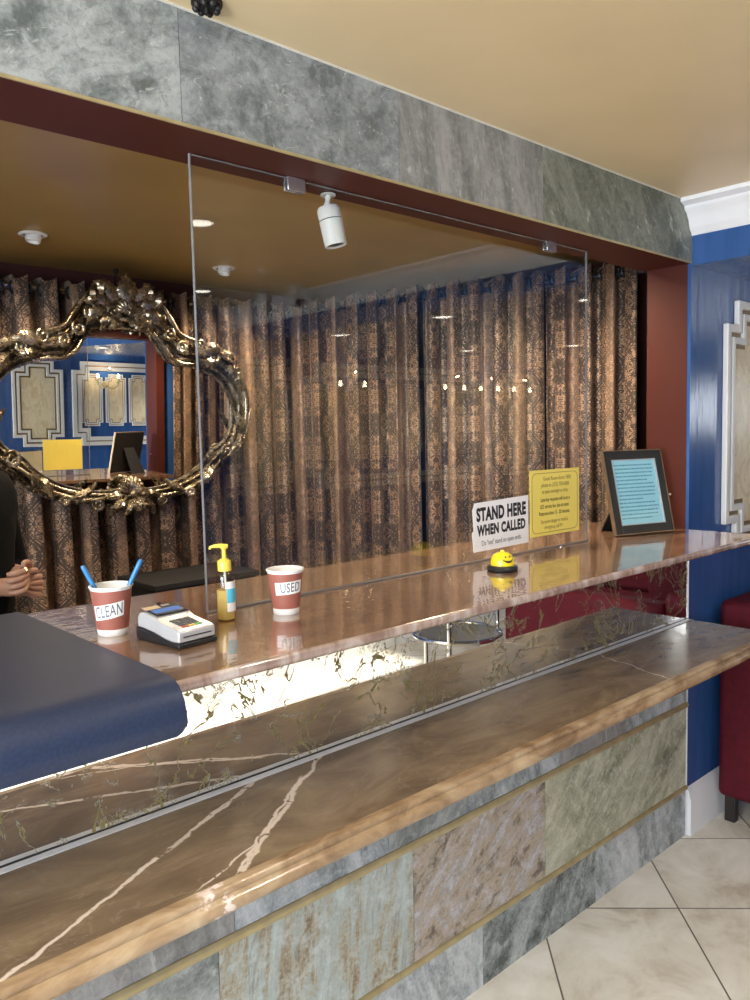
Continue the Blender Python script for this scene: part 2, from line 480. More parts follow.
    M['panel_white'] = plain('cream_panel_moulding', (0.76, 0.75, 0.72), 0.35, 0, 0.02, 8)
    M['panel_gold'] = plain('gold_panel_line', (0.26, 0.17, 0.07), 0.4, 0.4, 0.1)
    g = G('cream_burl_panel')
    c = g.coord()
    a = g.noise(g.mapv(c, (1, 1, 0.6)), 5, 3, 0.5, 2.5)
    w = g.math('SINE', g.math('MULTIPLY', a, 46.0))
    col = g.ramp(a, [(0.3, (0.74, 0.59, 0.36)), (0.5, (0.86, 0.75, 0.52)), (0.7, (0.80, 0.68, 0.46))])
    col = g.mix(g.math('MULTIPLY', g.step(w, 0.75, 1.0), 0.3), col, (0.48, 0.40, 0.30))
    g.set(color=col, rough=0.3)
    M['panel_cream'] = g.m
    M['camera_white'] = plain('white_camera_housing', (0.80, 0.79, 0.77), 0.35, 0, 0.02)
    M['light_white'] = plain('white_fixture_enamel', (0.80, 0.79, 0.76), 0.4, 0, 0.02)
    M['lamp_glow'] = emitter('lamp_glow', (1, 0.93, 0.80), 9)
    M['bulb_glow'] = emitter('candle_bulb_glow', (1, 0.82, 0.52), 22)
    M['screen_glow'] = emitter('monitor_glow', (0.05, 0.10, 1.0), 1.6)
    M['rod_dark'] = plain('dark_rod_metal', (0.035, 0.04, 0.05), 0.35, 0.7, 0.05)
    M['rod_steel'] = plain('polished_rod', (0.55, 0.56, 0.58), 0.2, 1.0, 0.03)
    M['grommet'] = plain('dark_grommet', (0.03, 0.04, 0.05), 0.4, 0.6, 0.05)
    M['skin'] = plain('skin', (0.44, 0.235, 0.155), 0.5, 0, 0.05, 30, sss=0.08)
    M['black_cloth'] = plain('black_cloth', (0.004, 0.004, 0.005), 0.9, 0, 0.2, 60, 0.15, spec=0.15)
    M['hair'] = plain('dark_hair', (0.015, 0.011, 0.009), 0.5, 0, 0.3, 60)
    M['eye_white'] = plain('eye_white', (0.8, 0.78, 0.75), 0.2)
    M['gold'] = plain('gold_ring_metal', (0.85, 0.62, 0.28), 0.2, 1.0, 0.02)
    M['black_iron'] = plain('black_iron', (0.015, 0.013, 0.012), 0.5, 0.4, 0.1)
    g = G('red_brick_facade')
    k = g.n('ShaderNodeTexBrick')
    g.link(g.mapv(g.coord(), (1, 1, 1), (pi / 2, 0, 0)), k.inputs[0])
    k.inputs['Color1'].default_value = (0.42, 0.12, 0.08, 1)
    k.inputs['Color2'].default_value = (0.33, 0.09, 0.07, 1)
    k.inputs['Mortar'].default_value = (0.5, 0.42, 0.38, 1)
    k.inputs['Scale'].default_value = 5
    g.set(color=k.outputs[0], rough=0.8)
    M['brick'] = g.m
    M['leaf'] = plain('green_leaves', (0.10, 0.26, 0.04), 0.6, 0, 0.5, 40)
    M['glass_table'] = plain('smoked_glass_shelf', (0.16, 0.15, 0.13), 0.12, 0, 0.05)
    M['pavement'] = plain('grey_pavement', (0.45, 0.44, 0.42), 0.8, 0, 0.1, 10)


make_materials()


# ------------------------------------------------------------------ mesh helpers
class MB:
    def __init__(s):
        s.v, s.f, s.mi, s.uv = [], [], [], None

    def add(s, vs, fs, mi=0):
        o = len(s.v)
        s.v += [tuple(v) for v in vs]
        for f in fs:
            s.f.append(tuple(i + o for i in f))
            s.mi.append(mi)
        return s

    def box(s, x0, x1, y0, y1, z0, z1, mi=0, T=None):
        vs = [Vector((x, y, z)) for x in (x0, x1) for y in (y0, y1) for z in (z0, z1)]
        if T is not None:
            vs = [T @ v for v in vs]
        return s.add(vs, [(0, 1, 3, 2), (4, 6, 7, 5), (0, 4, 5, 1), (2, 3, 7, 6), (0, 2, 6, 4), (1, 5, 7, 3)], mi)

    def lathe(s, prof, n=32, c=(0, 0, 0), mi=0, T=None, cap=True):
        vs, fs = [], []
        for (r, z) in prof:
            for i in range(n):
                a = 2 * pi * i / n
                v = Vector((r * cos(a), r * sin(a), z))
                vs.append((T @ v if T is not None else v) + Vector(c))
        for j in range(len(prof) - 1):
            for i in range(n):
                k = (i + 1) % n
                fs.append((j * n + i, j * n + k, (j + 1) * n + k, (j + 1) * n + i))
        if cap:
            fs.append(tuple(range(n - 1, -1, -1)))
            L = (len(prof) - 1) * n
            fs.append(tuple(L + i for i in range(n)))
        return s.add(vs, fs, mi)

    def tube(s, pts, r, n=10, mi=0, closed=False, flat=1.0):
        pts = [Vector(p) for p in pts]
        N = len(pts)
        rs = r if isinstance(r, (list, tuple)) else [r] * N
        vs, fs = [], []
        up = Vector((0, 0, 1))
        prev = None
        for i, p in enumerate(pts):
            if closed:
                t = pts[(i + 1) % N] - pts[i - 1]
            else:
                t = pts[min(i + 1, N - 1)] - pts[max(i - 1, 0)]
            t.normalize()
            if prev is None:
                a = t.cross(up)
                if a.length < 1e-4:
                    a = t.cross(Vector((1, 0, 0)))
                a.normalize()
            else:
                a = prev - t * prev.dot(t)
                if a.length < 1e-6:
                    a = t.orthogonal()
                a.normalize()
            prev = a
            b = t.cross(a)
            for k in range(n):
                q = 2 * pi * k / n
                vs.append(p + a * (rs[i] * cos(q)) + b * (rs[i] * sin(q) * flat))
        for i in range(N if closed else N - 1):
            j = (i + 1) % N
            for k in range(n):
                l = (k + 1) % n
                fs.append((i * n + k, i * n + l, j * n + l, j * n + k))
        if not closed:
            fs.append(tuple(range(n - 1, -1, -1)))
            fs.append(tuple((N - 1) * n + k for k in range(n)))
        return s.add(vs, fs, mi)

    def prism(s, poly, axis, a, b, mi=0, holes=None):
        """poly: 2D points; axis 'x': (y,z) extruded along x; 'y': (x,z); 'z': (x,y)."""
        def P(p, t):
            return {'x': (t, p[0], p[1]), 'y': (p[0], t, p[1]), 'z': (p[0], p[1], t)}[axis]
        n = len(poly)
        vs = [P(p, a) for p in poly] + [P(p, b) for p in poly]
        fs = [tuple(range(n)), tuple(range(2 * n - 1, n - 1, -1))]
        for i in range(n):
            j = (i + 1) % n
            fs.append((i, i + n, j + n, j))
        return s.add(vs, fs, mi)

    def ring(s, outer, inner, axis, a, b, mi=0):
        """closed band between two outlines with the same number of points."""
        def P(p, t):
            return {'x': (t, p[0], p[1]), 'y': (p[0], t, p[1]), 'z': (p[0], p[1], t)}[axis]
        n = len(outer)
        vs = [P(p, a) for p in outer] + [P(p, a) for p in inner] + [P(p, b) for p in outer] + [P(p, b) for p in inner]
        fs = []
        for i in range(n):
            j = (i + 1) % n
            fs += [(i, j, n + j, n + i), (2 * n + i, 3 * n + i, 3 * n + j, 2 * n + j), (i, 2 * n + i, 2 * n + j, j), (n + i, n + j, 3 * n + j, 3 * n + i)]
        return s.add(vs, fs, mi)

    def sphere(s, c, r, n=12, mi=0, sc=(1, 1, 1)):
        prof = [(max(r * sin(pi * i / n), 1e-5), -r * cos(pi * i / n)) for i in range(n + 1)]
        T = Matrix.Diagonal(sc)
        return s.lathe(prof, n * 2, c, mi, T, cap=False)

    def build(s, name, mats, parent=None, bevel=0, smooth=35, seg=2):
        me = bpy.data.meshes.new(name)
        me.from_pydata(s.v, [], s.f)
        if not isinstance(mats, (list, tuple)):
            mats = [mats]
        for m in mats:
            me.materials.append(M[m] if isinstance(m, str) else m)
        for p, i in zip(me.polygons, s.mi):
            p.material_index = i
        bm = bmesh.new()
        bm.from_mesh(me)
        bmesh.ops.recalc_face_normals(bm, faces=bm.faces)
        bm.to_mesh(me)
        bm.free()
        if smooth:
            me.shade_smooth()
            me.set_sharp_from_angle(angle=radians(smooth))
        o = bpy.data.objects.new(name, me)
        COL.objects.link(o)
        if parent:
            o.parent = parent
        if bevel:
            b = o.modifiers.new('bevel', 'BEVEL')
            b.width = bevel
            b.segments = seg
            b.limit_method = 'ANGLE'
            b.angle_limit = radians(40)
        return o


def thing(name, label, cat, loc=(0, 0, 0), rz=0.0, group=None, rot=None):
    o = bpy.data.objects.new(name, None)
    o.empty_display_size = 0.05
    COL.objects.link(o)
    o.location = loc
    o.rotation_euler = rot if rot else (0, 0, rz)
    return tag(o, label, cat, group)


def tag(o, label, cat, group=None, kind=None):
    o['label'] = label
    o['category'] = cat
    if group:
        o['group'] = group
    if kind:
        o['kind'] = kind
    return o


def struct(o, label=None):
    o['kind'] = 'structure'
    if label:
        o['label'] = label
    return o


def copy_tree(o, parent=None):
    c = o.copy()
    COL.objects.link(c)
    if parent:
        c.parent = parent
    for ch in [x for x in bpy.data.objects if x.parent == o]:
        copy_tree(ch, c)
    return c


def text_geo(txt, size, bold=0.0, spacing=1.0, depth=0.0):
    cu = bpy.data.curves.new('t', 'FONT')
    cu.body = txt
    cu.size = size
    cu.align_x = 'CENTER'
    cu.align_y = 'CENTER'
    cu.offset = bold
    cu.space_character = spacing
    cu.extrude = depth
    cu.resolution_u = 3
    o = bpy.data.objects.new('t', cu)
    COL.objects.link(o)
    bpy.context.view_layer.update()
    dg = bpy.context.evaluated_depsgraph_get()
    me = o.evaluated_get(dg).to_mesh()
    vs = [tuple(v.co) for v in me.vertices]
    fs = [tuple(p.vertices) for p in me.polygons]
    o.evaluated_get(dg).to_mesh_clear()
    bpy.data.objects.remove(o)
    bpy.data.curves.remove(cu)
    return vs, fs


def cr(pts, n, closed=False):
    """Catmull-Rom through 2D/3D points, n samples evenly spaced by arc length."""
    P = [Vector(p) for p in pts]
    L = len(P)
    dense = []
    segs = L if closed else L - 1
    for i in range(segs):
        if closed:
            p0, p1, p2, p3 = P[i - 1], P[i], P[(i + 1) % L], P[(i + 2) % L]
        else:
            p0, p1, p2, p3 = P[max(i - 1, 0)], P[i], P[i + 1], P[min(i + 2, L - 1)]
        for k in range(12):
            t = k / 12
            dense.append(0.5 * ((2 * p1) + (p2 - p0) * t + (2 * p0 - 5 * p1 + 4 * p2 - p3) * t * t + (3 * p1 - p0 - 3 * p2 + p3) * t ** 3))
    dense.append(P[0] if closed else P[-1])
    acc = [0]
    for a, b in zip(dense, dense[1:]):
        acc.append(acc[-1] + (b - a).length)
    out = []
    tot = acc[-1]
    j = 0
    m = n if closed else n - 1
    for i in range(n):
        d = tot * i / m
        while j < len(acc) - 2 and acc[j + 1] < d:
            j += 1
        q = (d - acc[j]) / max(acc[j + 1] - acc[j], 1e-9)
        out.append(dense[j].lerp(dense[j + 1], min(q, 1)))
    return out


# ================================================================== SETTING
CZ = 2.275      # lobby ceiling height
HZ = 2.07       # underside of the header over the counter opening
XL = -4.5       # left wall
YB = -2.7       # back wall
XR = 3.6

struct(MB().box(XL - .1, XR + .1, YB - .1, 2.4, -0.06, 0.0).build('floor', 'floor'))
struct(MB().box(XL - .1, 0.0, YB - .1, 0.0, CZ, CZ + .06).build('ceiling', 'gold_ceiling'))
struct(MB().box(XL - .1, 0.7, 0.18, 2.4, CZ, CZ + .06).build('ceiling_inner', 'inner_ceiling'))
struct(MB().box(0.0, XR + .1, YB - .1, 0.0, HZ - 0.008, CZ + .06).build('ceiling_soffit', 'blue'), 'low blue ceiling soffit right of the counter')
# header above opening: maroon core
struct(MB().box(XL, 0.0, 0.0025, 0.18, HZ, CZ + .05).build('wall_header', 'maroon'))
# jamb + wall to the right of the opening, coplanar front
mb = MB().box(0.0, 0.06, 0.012, 0.165, 0.0, CZ, 0)
struct(mb.build('wall_jamb', 'maroon'))
struct(MB().box(0.0005, XR, 0.0, 0.0115, 0.0, HZ, 0).box(0.06, XR, 0.0115, 0.12, 0, HZ).build('wall_front', 'blue'))
struct(MB().box(XL, -3.95, 0.0, 0.18, 0, HZ).build('wall_front_left', 'maroon'))
# stone fascia tiles
TX = [-0.32 - 0.5525 * i for i in range(0, 8)]
fas = MB()
edges = [0.0] + TX
mats_f = ['slate_green', 'slate_green', 'slate_pale', 'slate_grey_fine', 'slate_grey', 'slate_grey_fine', 'slate_pale', 'slate_grey']
for i in range(len(edges) - 1):
    fas.box(edges[i + 1] + .0008, edges[i] - (.0008 if i else 0), -0.004, 0.002, HZ + 0.001, CZ, i)
struct(fas.build('trim_1', mats_f, smooth=0), 'grey slate tile fascia above the counter opening')
struct(MB().box(XL, -0.002, -0.0055, -0.001, HZ - 0.0025, HZ + 0.003).build('trim_2', 'brass'), 'thin brass strip under the slate fascia')
struct(MB().box(XL, -0.07, -0.008, -0.004, CZ - 0.003, CZ).build('trim_3', 'caulk'))
# crown moulding on the beam running towards the lobby
prof = [(0.0, 2.162), (-0.006, 2.162), (-0.010, 2.172), (-0.018, 2.178), (-0.024, 2.19), (-0.03, 2.21), (-0.045, 2.232), (-0.06, 2.242), (-0.062, 2.252), (-0.075, 2.258), (-0.088, 2.262), (-0.09, CZ), (0.0, CZ)]
mb = MB()
n = len(prof)
mb.add([(x, -0.004, z) for x, z in prof] + [(x, YB, z) for x, z in prof], [tuple(range(n)), tuple(range(2 * n - 1, n - 1, -1))] + [(i, (i + 1) % n, (i + 1) % n + n, i + n) for i in range(n)])
struct(mb.build('trim_4', 'white_paint', smooth=50), 'white crown moulding')
# baseboard right of the counter
bp = [(0.0, 0.0), (-0.018, 0.0), (-0.018, 0.135), (-0.012, 0.15), (-0.010, 0.165), (-0.004, 0.172), (0.0, 0.18)]
mb = MB()
mb.prism(bp, 'x', 0.002, XR)
struct(mb.build('baseboard_front', 'white_paint', smooth=40))
mb = MB().box(XL, XR, YB, YB + 0.016, 0, 0.15)
struct(mb.build('baseboard_back', 'white_paint', bevel=.004))
# lobby walls with window openings
BW = (-1.15, -0.70, 1.25, 2.0)   # window in the back wall
mb = MB().box(XL, BW[0], YB - .1, YB, 0, CZ).box(BW[1], XR, YB - .1, YB, 0, CZ).box(BW[0], BW[1], YB - .1, YB, 0, BW[2]).box(BW[0], BW[1], YB - .1, YB, BW[3], CZ)
struct(mb.build('wall_back', 'blue', smooth=0))
LW = [(-2.62, -2.1, 0.75, 2.15), (-1.95, -0.1, 0.75, 2.15)]
mb = MB()
ys = [YB, -2.62, -2.1, -1.95, -0.1, 2.4]
for i in range(len(ys) - 1):
    op = i in (1, 3)
    if op:
        mb.box(XL - .1, XL, ys[i], ys[i + 1], 0, .75).box(XL - .1, XL, ys[i], ys[i + 1], 2.15, CZ)
    else:
        mb.box(XL - .1, XL, ys[i], ys[i + 1], 0, CZ)
struct(mb.build('wall_left', 'blue', smooth=0))
mb = MB().box(XR, XR + .1, YB, -2.0, 0, CZ).box(XR, XR + .1, -1.0, 0.1, 0, CZ).box(XR, XR + .1, -2.0, -1.0, 0, 1.45).box(XR, XR + .1, -2.0, -1.0, 1.85, CZ).box(XR, XR + .1, -2.0, -1.85, 1.45, 1.85).box(XR, XR + .1, -1.35, -1.0, 1.45, 1.85)
struct(mb.build('wall_right', 'blue', smooth=0))


def window(n, plane, a0, a1, z0, z1, pos):
    """frame + pane in an x= or y= wall."""
    fr, w = MB(), 0.035
    def B(m, p0, p1, q0, q1, t0, t1):
        if plane == 'x':
            m.box(pos + t0, pos + t1, p0, p1, q0, q1)
        else:
            m.box(p0, p1, pos + t0, pos + t1, q0, q1)
    B(fr, a0, a0 + w, z0, z1, -.08, -.02)
    B(fr, a1 - w, a1, z0, z1, -.08, -.02)
    B(fr, a0 + w, a1 - w, z0, z0 + w, -.08, -.02)
    B(fr, a0 + w, a1 - w, z1 - w, z1, -.08, -.02)
    o = struct(fr.build('window_%d' % n, 'white_paint', smooth=0))
    p = MB()
    B(p, a0 + w, a1 - w, z0 + w, z1 - w, -.054, -.05)
    p.build('pane', 'acrylic', o, smooth=0)
    return o


window(1, 'y', BW[0], BW[1], BW[2], BW[3], YB)
window(2, 'x', LW[0][0], LW[0][1], LW[0][2], LW[0][3], XL)
window(3, 'x', LW[1][0], LW[1][1], LW[1][2], LW[1][3], XL)
window(4, 'x', -1.85, -1.35, 1.45, 1.85, XR + .1)
# outside the back window, plus an added sun block on the left
struct(MB().box(-3, 3, -6.3, -6.2, -.3, 4.5).build('exterior_wall', 'brick', smooth=0))
struct(MB().box(-7.6, -7.4, -1.98, 3.0, -.3, 4.5).build('exterior_wall', 'brick', smooth=0))  # unseen wall added so the sun misses the wide left window
struct(MB().box(-7.4, 6, -6.2, YB - .1, -.36, -.3).build('exterior_ground', 'pavement', smooth=0))
# staff-side walls
struct(MB().box(XL, .7, 2.32, 2.4, 0, CZ).build('wall_inner_back', 'dark_maroon', smooth=0))
struct(MB().box(.62, .7, 0.165, 2.32, 0, CZ).build('wall_inner_right', 'dark_maroon', smooth=0).__class__ and bpy.data.objects['wall_inner_right'])

# ================================================================== COUNTER
CT = 1.136
# counter base thing
base = thing('reception_counter', 'slate clad reception counter base with veined mirror band below the counter top', 'counter')
X0 = -3.95
Xs = [0.0, -0.325, -0.872, -1.42, -1.97, -2.52, -3.07, X0]
up, midm, pl = ['slate_blue', 'slate_olive'], None, None
core = MB().box(X0, -0.002, 0.012, 0.16, 0, CT - 0.022)
core.build('counter_core', 'dark_maroon', base, smooth=0)
# upper narrow course
mb = MB()
ux = [0.0, -0.42, -0.80, -1.22, -1.50, -1.93, -2.3, -2.7, -3.1, X0]
for i in range(len(ux) - 1):
    mb.box(ux[i + 1] + .0008, ux[i] - .0008, 0.0, 0.012, 0.505, 0.768, i % 4)
mb.build('stone_course', ['slate_blue', 'slate_pale', 'slate_blue', 'slate_grey'], base, smooth=0)
# big tiles
mb = MB()
for i, m_ in enumerate(range(7)):
    mb.box(Xs[i + 1] + .001, Xs[i] - .001, 0.0, 0.012, 0.192, 0.484, i)
mb.build('stone_panel', ['slate_olive', 'slate_olive', 'slate_rust', 'slate_blue_rust', 'slate_grey', 'slate_olive', 'slate_rust'], base, smooth=0)
# plinth course
mb = MB()
px = [0.0, -0.605, -1.16, -1.16 - .555, -2.27, -2.7, -3.2, X0]
for i in range(7):
    mb.box(px[i + 1] + .0006, px[i] - .0006, 0.0, 0.012, 0.0, 0.174, i % 2)
mb.build('stone_plinth', ['slate_blue', 'slate_dark'], base, smooth=0)
for z0, z1 in ((0.4835, 0.5055), (0.1735, 0.1925)):
    mb = MB()
    zm = (z0 + z1) / 2
    h = (z1 - z0) / 2
    mb.prism([(0.012, zm - h), (-0.003, zm - h), (-0.007, zm - h * .5), (-0.008, zm), (-0.007, zm + h * .5), (-0.003, zm + h), (0.012, zm + h)], 'x', X0, -0.001)
    mb.build('brass_strip', 'brass', base, smooth=50)
MB().box(X0, -0.0005, 0.0, 0.012, 0.8105, CT - 0.022).build('mirror_panel', 'veined_mirror', base, smooth=0)
MB().box(X0, -0.0005, -0.020, -0.0022, 0.8103, 0.8125).build('metal_strip', 'strip_metal', base, bevel=.0008)
MB().box(X0, -0.0005, -0.0022, -0.0002, 0.8103, 0.8140).build('black_bead', 'black_plastic', base, smooth=0)
MB().box(-0.004, -0.0002, -0.004, 0.012, 0.0, CT - .022).build('end_trim', 'strip_metal', base, smooth=0)

# ledge
led = MB()
led.box(X0, -0.0005, -0.288, -0.0005, 0.7685, 0.810, 0)
ogee = [(-0.288, 0.766), (-0.300, 0.766), (-0.309, 0.768), (-0.316, 0.773), (-0.3195, 0.780), (-0.319, 0.787), (-0.3155, 0.7925), (-0.3095, 0.7955), (-0.3075, 0.797), (-0.3085, 0.8), (-0.3085, 0.804), (-0.3065, 0.808), (-0.3025, 0.810), (-0.288, 0.810)]
ledge = led.build('marble_ledge', 'marble', bevel=0, smooth=0)
tag(ledge, 'brown marble ledge with white veins projecting below the mirror band', 'ledge')
mb = MB()
mb.prism(ogee, 'x', X0, -0.0005)
mb.build('moulded_edge', 'marble_edge', ledge, smooth=50)

# counter top
top = MB()
top.box(X0, 0.0, -0.262, 0.40, CT - 0.020, CT, 0)
ctop = top.build('countertop', 'copper', smooth=0)
tag(ctop, 'glossy copper brown reception counter top with a pale front edge', 'counter top')
mb = MB()
mb.prism([(-0.262, CT - .020), (-0.266, CT - .019), (-0.2685, CT - .014), (-0.2685, CT - .006), (-0.266, CT - .001), (-0.262, CT)], 'x', X0, 0.0)
mb.build('front_edge', 'counter_edge', ctop, smooth=50)

# ================================================================== ACRYLIC SCREEN
scr = thing('acrylic_screen', 'large clear acrylic screen standing on the counter top', 'sneeze guard', (-1.2, 0.115, CT))
gx0, gx1, gz1 = -1.898 + 1.2, -0.475 + 1.2, HZ - CT - .003
MB().box(gx0 + .002, gx1 - .002, -.0035, .0035, .0008, gz1 - .002).build('pane', 'acrylic', scr, smooth=0)
mb = MB()
mb.box(gx0 + .0007, gx0 + .002, -.0035, .0035, .0008, gz1)
mb.box(gx1 - .002, gx1 - .0007, -.0035, .0035, .0008, gz1)
mb.box(gx0 + .002, gx1 - .002, -.0035, .0035, gz1 - .002, gz1 - .0008)
mb.build('polished_edge', 'acrylic_edge', scr, smooth=0)
MB().box(gx0, gx1, -.0075, -.0037, 0.0005, .0055).build('base_bead', 'acrylic_edge', scr, bevel=.001)
for cx in (-1.635, -0.675):
    c = MB()
    c.box(cx + 1.2 - .024, cx + 1.2 + .024, -.009, -.0037, gz1 - .028, gz1 + .002)
    c.box(cx + 1.2 - .024, cx + 1.2 + .024, .0037, .009, gz1 - .028, gz1 + .002)
    c.box(cx + 1.2 - .024, cx + 1.2 + .024, -.0037, .0037, gz1 + .0005, gz1 + .002)
    c.build('clip', 'alu', scr, bevel=.001)
MB().lathe([(.004, 0), (.004, .0015), (.002, .003)], 12, (0.56, -.014, 0.0003)).build('screw', 'alu', scr)

# ================================================================== CURTAINS
def curtain(label, path, ztop, zbot, seed, nf, amp=0.056, lean=0.0, group='damask curtains'):
    """path: list of xy points the heading runs along."""
    rnd = random.Random(seed)
    P = cr([(x, y, 0) for x, y in path], 200)
    L = sum((b - a).length for a, b in zip(P, P[1:]))
    per = 22
    N = nf * per
    ph = [rnd.uniform(.75, 1.25) for _ in range(nf)]
    tot = sum(ph)
    ss = []
    for k in range(nf):
        for j in range(per):
            ss.append((sum(ph[:k]) + ph[k] * j / per) / tot)
    ss.append(1.0)
    am = [rnd.uniform(.75, 1.2) for _ in range(nf + 1)]
    sh = [rnd.uniform(-.012, .012) for _ in range(nf + 1)]
    zs = [zbot + (ztop - zbot) * i / 26 for i in range(27)]
    vs, uvu = [], []
    for zi, z in enumerate(zs):
        h = (ztop - z) / (ztop - zbot)
        row = []
        for i, s_ in enumerate(ss):
            q = s_ * 199
            a = int(min(q, 198))
            p = P[a].lerp(P[a + 1], q - a)
            t = (P[a + 1] - P[a]).normalized()
            nrm = Vector((-t.y, t.x, 0))
            k = min(i // per, nf - 1)
            fr = (i % per) / per if i < N else 1.0
            aa = am[k] * (1 - fr) + am[k + 1] * fr
            th = 2 * pi * fr
            A = amp * aa * (0.8 + .25 * h)
            off = A * (sin(th) + .25 * sin(2 * th + seed + h * 1.3)) + sh[k] * h * sin(pi * fr)
            side = -.012 * sin(2 * th) * (1 + .5 * h)
            v = p + nrm * off + t * (side + lean * h)
            row.append(Vector((v.x, v.y, z + (0.010 * cos(2 * th + 1) if zi == 26 else 0))))
        vs += row
    NX = len(ss)
    # u by true cloth length at mid height
    mid = vs[13 * NX:14 * NX]
    u = [0]
    for a, b in zip(mid, mid[1:]):
        u.append(u[-1] + (b - a).length)
    mb = MB()
    fs = []
    for j in range(26):
        for i in range(NX - 1):
            fs.append((j * NX + i, j * NX + i + 1, (j + 1) * NX + i + 1, (j + 1) * NX + i))
    base_ = Vector((P[100].x, P[100].y, 0))
    root = thing('curtain', label, 'curtain', base_, 0, group)
    me = bpy.data.meshes.new('cloth')
    me.from_pydata([tuple(v - base_) for v in vs], [], fs)
    uvl = me.uv_layers.new(name='cloth')
    for lp in me.loops:
        vi = lp.vertex_index
        uvl.data[lp.index].uv = (u[vi % NX] + seed * .037, zs[vi // NX] + seed * .05)
    me.materials.append(M['curtain'])
    me.shade_smooth()
    o = bpy.data.objects.new('cloth', me)
    COL.objects.link(o)
    o.parent = root
    sd = o.modifiers.new('thick', 'SOLIDIFY')
    sd.thickness = .003
    # grommets where the cloth crosses the rod line
    gi = 0
    for k in range(nf):
        for fr in (0.0, 0.5):
            s_ = (sum(ph[:k]) + ph[k] * fr) / tot
            q = s_ * 199
            a = int(min(q, 198))
            p = P[a].lerp(P[a + 1], q - a)
            t = (P[a + 1] - P[a]).normalized()
            nrm = Vector((-t.y, t.x, 0))
            sgn = 1 if fr == 0 else -1
            ax = (t * 0.75 + nrm * sgn * .65).normalized()
            e1 = Vector((-ax.y, ax.x, 0))
            c0 = p - base_ + Vector((0, 0, ztop - .045)) + t * (-.012 * 0)
            pts = [c0 + e1 * (.024 * cos(2 * pi * m / 18)) + Vector((0, 0, .024 * sin(2 * pi * m / 18))) for m in range(18)]
            MB().tube(pts, .005, 6, closed=True).build('grommet', 'grommet', root)
            gi += 1
    return root


ZT = 2.205
curtain('damask curtain hanging left of and behind the gilt mirror', [(-3.0, 2.2), (-1.62, 2.2)], ZT - .004, 0.03, 3, 11)
curtain('damask curtain hanging behind the middle of the gilt mirror', [(-1.60, 2.2), (-0.86, 2.2)], ZT - .01, 0.03, 5, 6)
curtain('damask curtain on the back wall right of the gilt mirror', [(-0.84, 2.2), (-0.02, 2.19)], ZT - .006, 0.03, 8, 7)
curtain('damask curtain on the side wall at the back corner', [(-0.085, 2.10), (0.10, 1.42)], ZT + .003, 0.03, 11, 6, .050)
curtain('damask curtain in the middle of the side wall seen through the screen', [(0.105, 1.40), (0.295, 0.83)], ZT + .004, 0.03, 14, 6, .050)
curtain('damask curtain nearest the maroon jamb, behind the picture frame', [(0.30, 0.815), (0.420, 0.44)], ZT + .006, 0.03, 18, 4, .042)


curtain('damask curtain hidden behind the maroon jamb, seen in the gilt mirror', [(0.115, 0.205), (0.57, 0.225)], ZT, 0.03, 21, 5, .018)


def rod(label, a, b, m, r=.012):
    o = MB()
    A, B = Vector(a), Vector(b)
    o.tube([A, B], r, 14)
    d = (B - A).normalized()
    o.sphere(A - d * .015, .02, 8)
    o.sphere(B + d * .015, .02, 8)
    ob = o.build('curtain_rod', m)
    tag(ob, label, 'curtain rod', 'curtain rods')
    return ob


rod('polished curtain rod along the back wall above the gilt mirror', (-3.05, 2.2, ZT - .048), (-0.10, 2.2, ZT - .048), 'rod_steel')
rod('dark curtain rod along the side wall behind the screen', (-0.08, 2.06, ZT - .044), (0.44, 0.38, ZT - .044), 'rod_dark')

# dark block against the back wall, standing in for shade there
con = thing('shade_block', 'added dark block standing in for shade below the gilt mirror', 'shade_stand_in', (-.25, 1.93, 0))
MB().box(-.93, -.42, -.17, .17, .06, .86).build('body', 'dark_card', con, bevel=.004)
MB().box(-.94, -.41, -.185, .175, .86, .885).build('top', 'dark_card', con, bevel=.004)
for i in range(1):
    x = -.92
    d = MB().box(x, x + .49, -.186, -.171, .1, .84).build('door', 'dark_card', con, bevel=.003)
    MB().tube([(x + .52, -.192, .55), (x + .52, -.192, .65)], .006, 8).build('handle', 'alu', d)

# ================================================================== ORNATE MIRROR
mir = thing('wall_mirror', 'ornate baroque gilt mirror hanging in front of the back curtains', 'mirror', (-1.145, 2.06, 1.65), rot=(0.034, 0, 0))
INN = [(0.0, 0.335), (0.07, 0.332), (0.139, 0.322), (0.185, 0.275), (0.215, 0.225), (0.265, 0.190), (0.362, 0.178), (0.474, 0.135), (0.545, 0.045), (0.553, -0.055), (0.515, -0.155), (0.435, -0.212), (0.385, -0.268), (0.301, -0.321), (0.19, -0.358), (0.08, -0.368), (0.0, -0.350)]
OUT = [(0.0, 0.50), (0.08, 0.50), (0.162, 0.455), (0.226, 0.370), (0.300, 0.305), (0.400, 0.290), (0.500, 0.268), (0.598, 0.175), (0.655, 0.050), (0.655, -0.075), (0.606, -0.195), (0.505, -0.272), (0.400, -0.365), (0.27, -0.415), (0.12, -0.43), (0.05, -0.44), (0.0, -0.435)]
NH = 130
ih = cr([(a, b, 0) for a, b in INN], NH)
oh = cr([(a, b, 0) for a, b in OUT], NH)
inn = ih + [Vector((-p.x, p.y, 0)) for p in reversed(ih[1:-1])]
out = oh + [Vector((-p.x, p.y, 0)) for p in reversed(oh[1:-1])]
NL = len(inn)
pr = [(0, 0.0), (0.015, .014), (.05, .022), (.09, .022), (.12, .012), (.16, .010), (.20, .026), (.26, .038), (.31, .040), (.36, .034), (.39, .018), (.43, .016), (.47, .034), (.53, .050), (.60, .054), (.66, .046), (.70, .026), (.74, .024), (.78, .040), (.83, .044), (.87, .036), (.90, .020), (.94, .026), (.97, .020), (1.0, 0.0)]
vs, fs = [], []
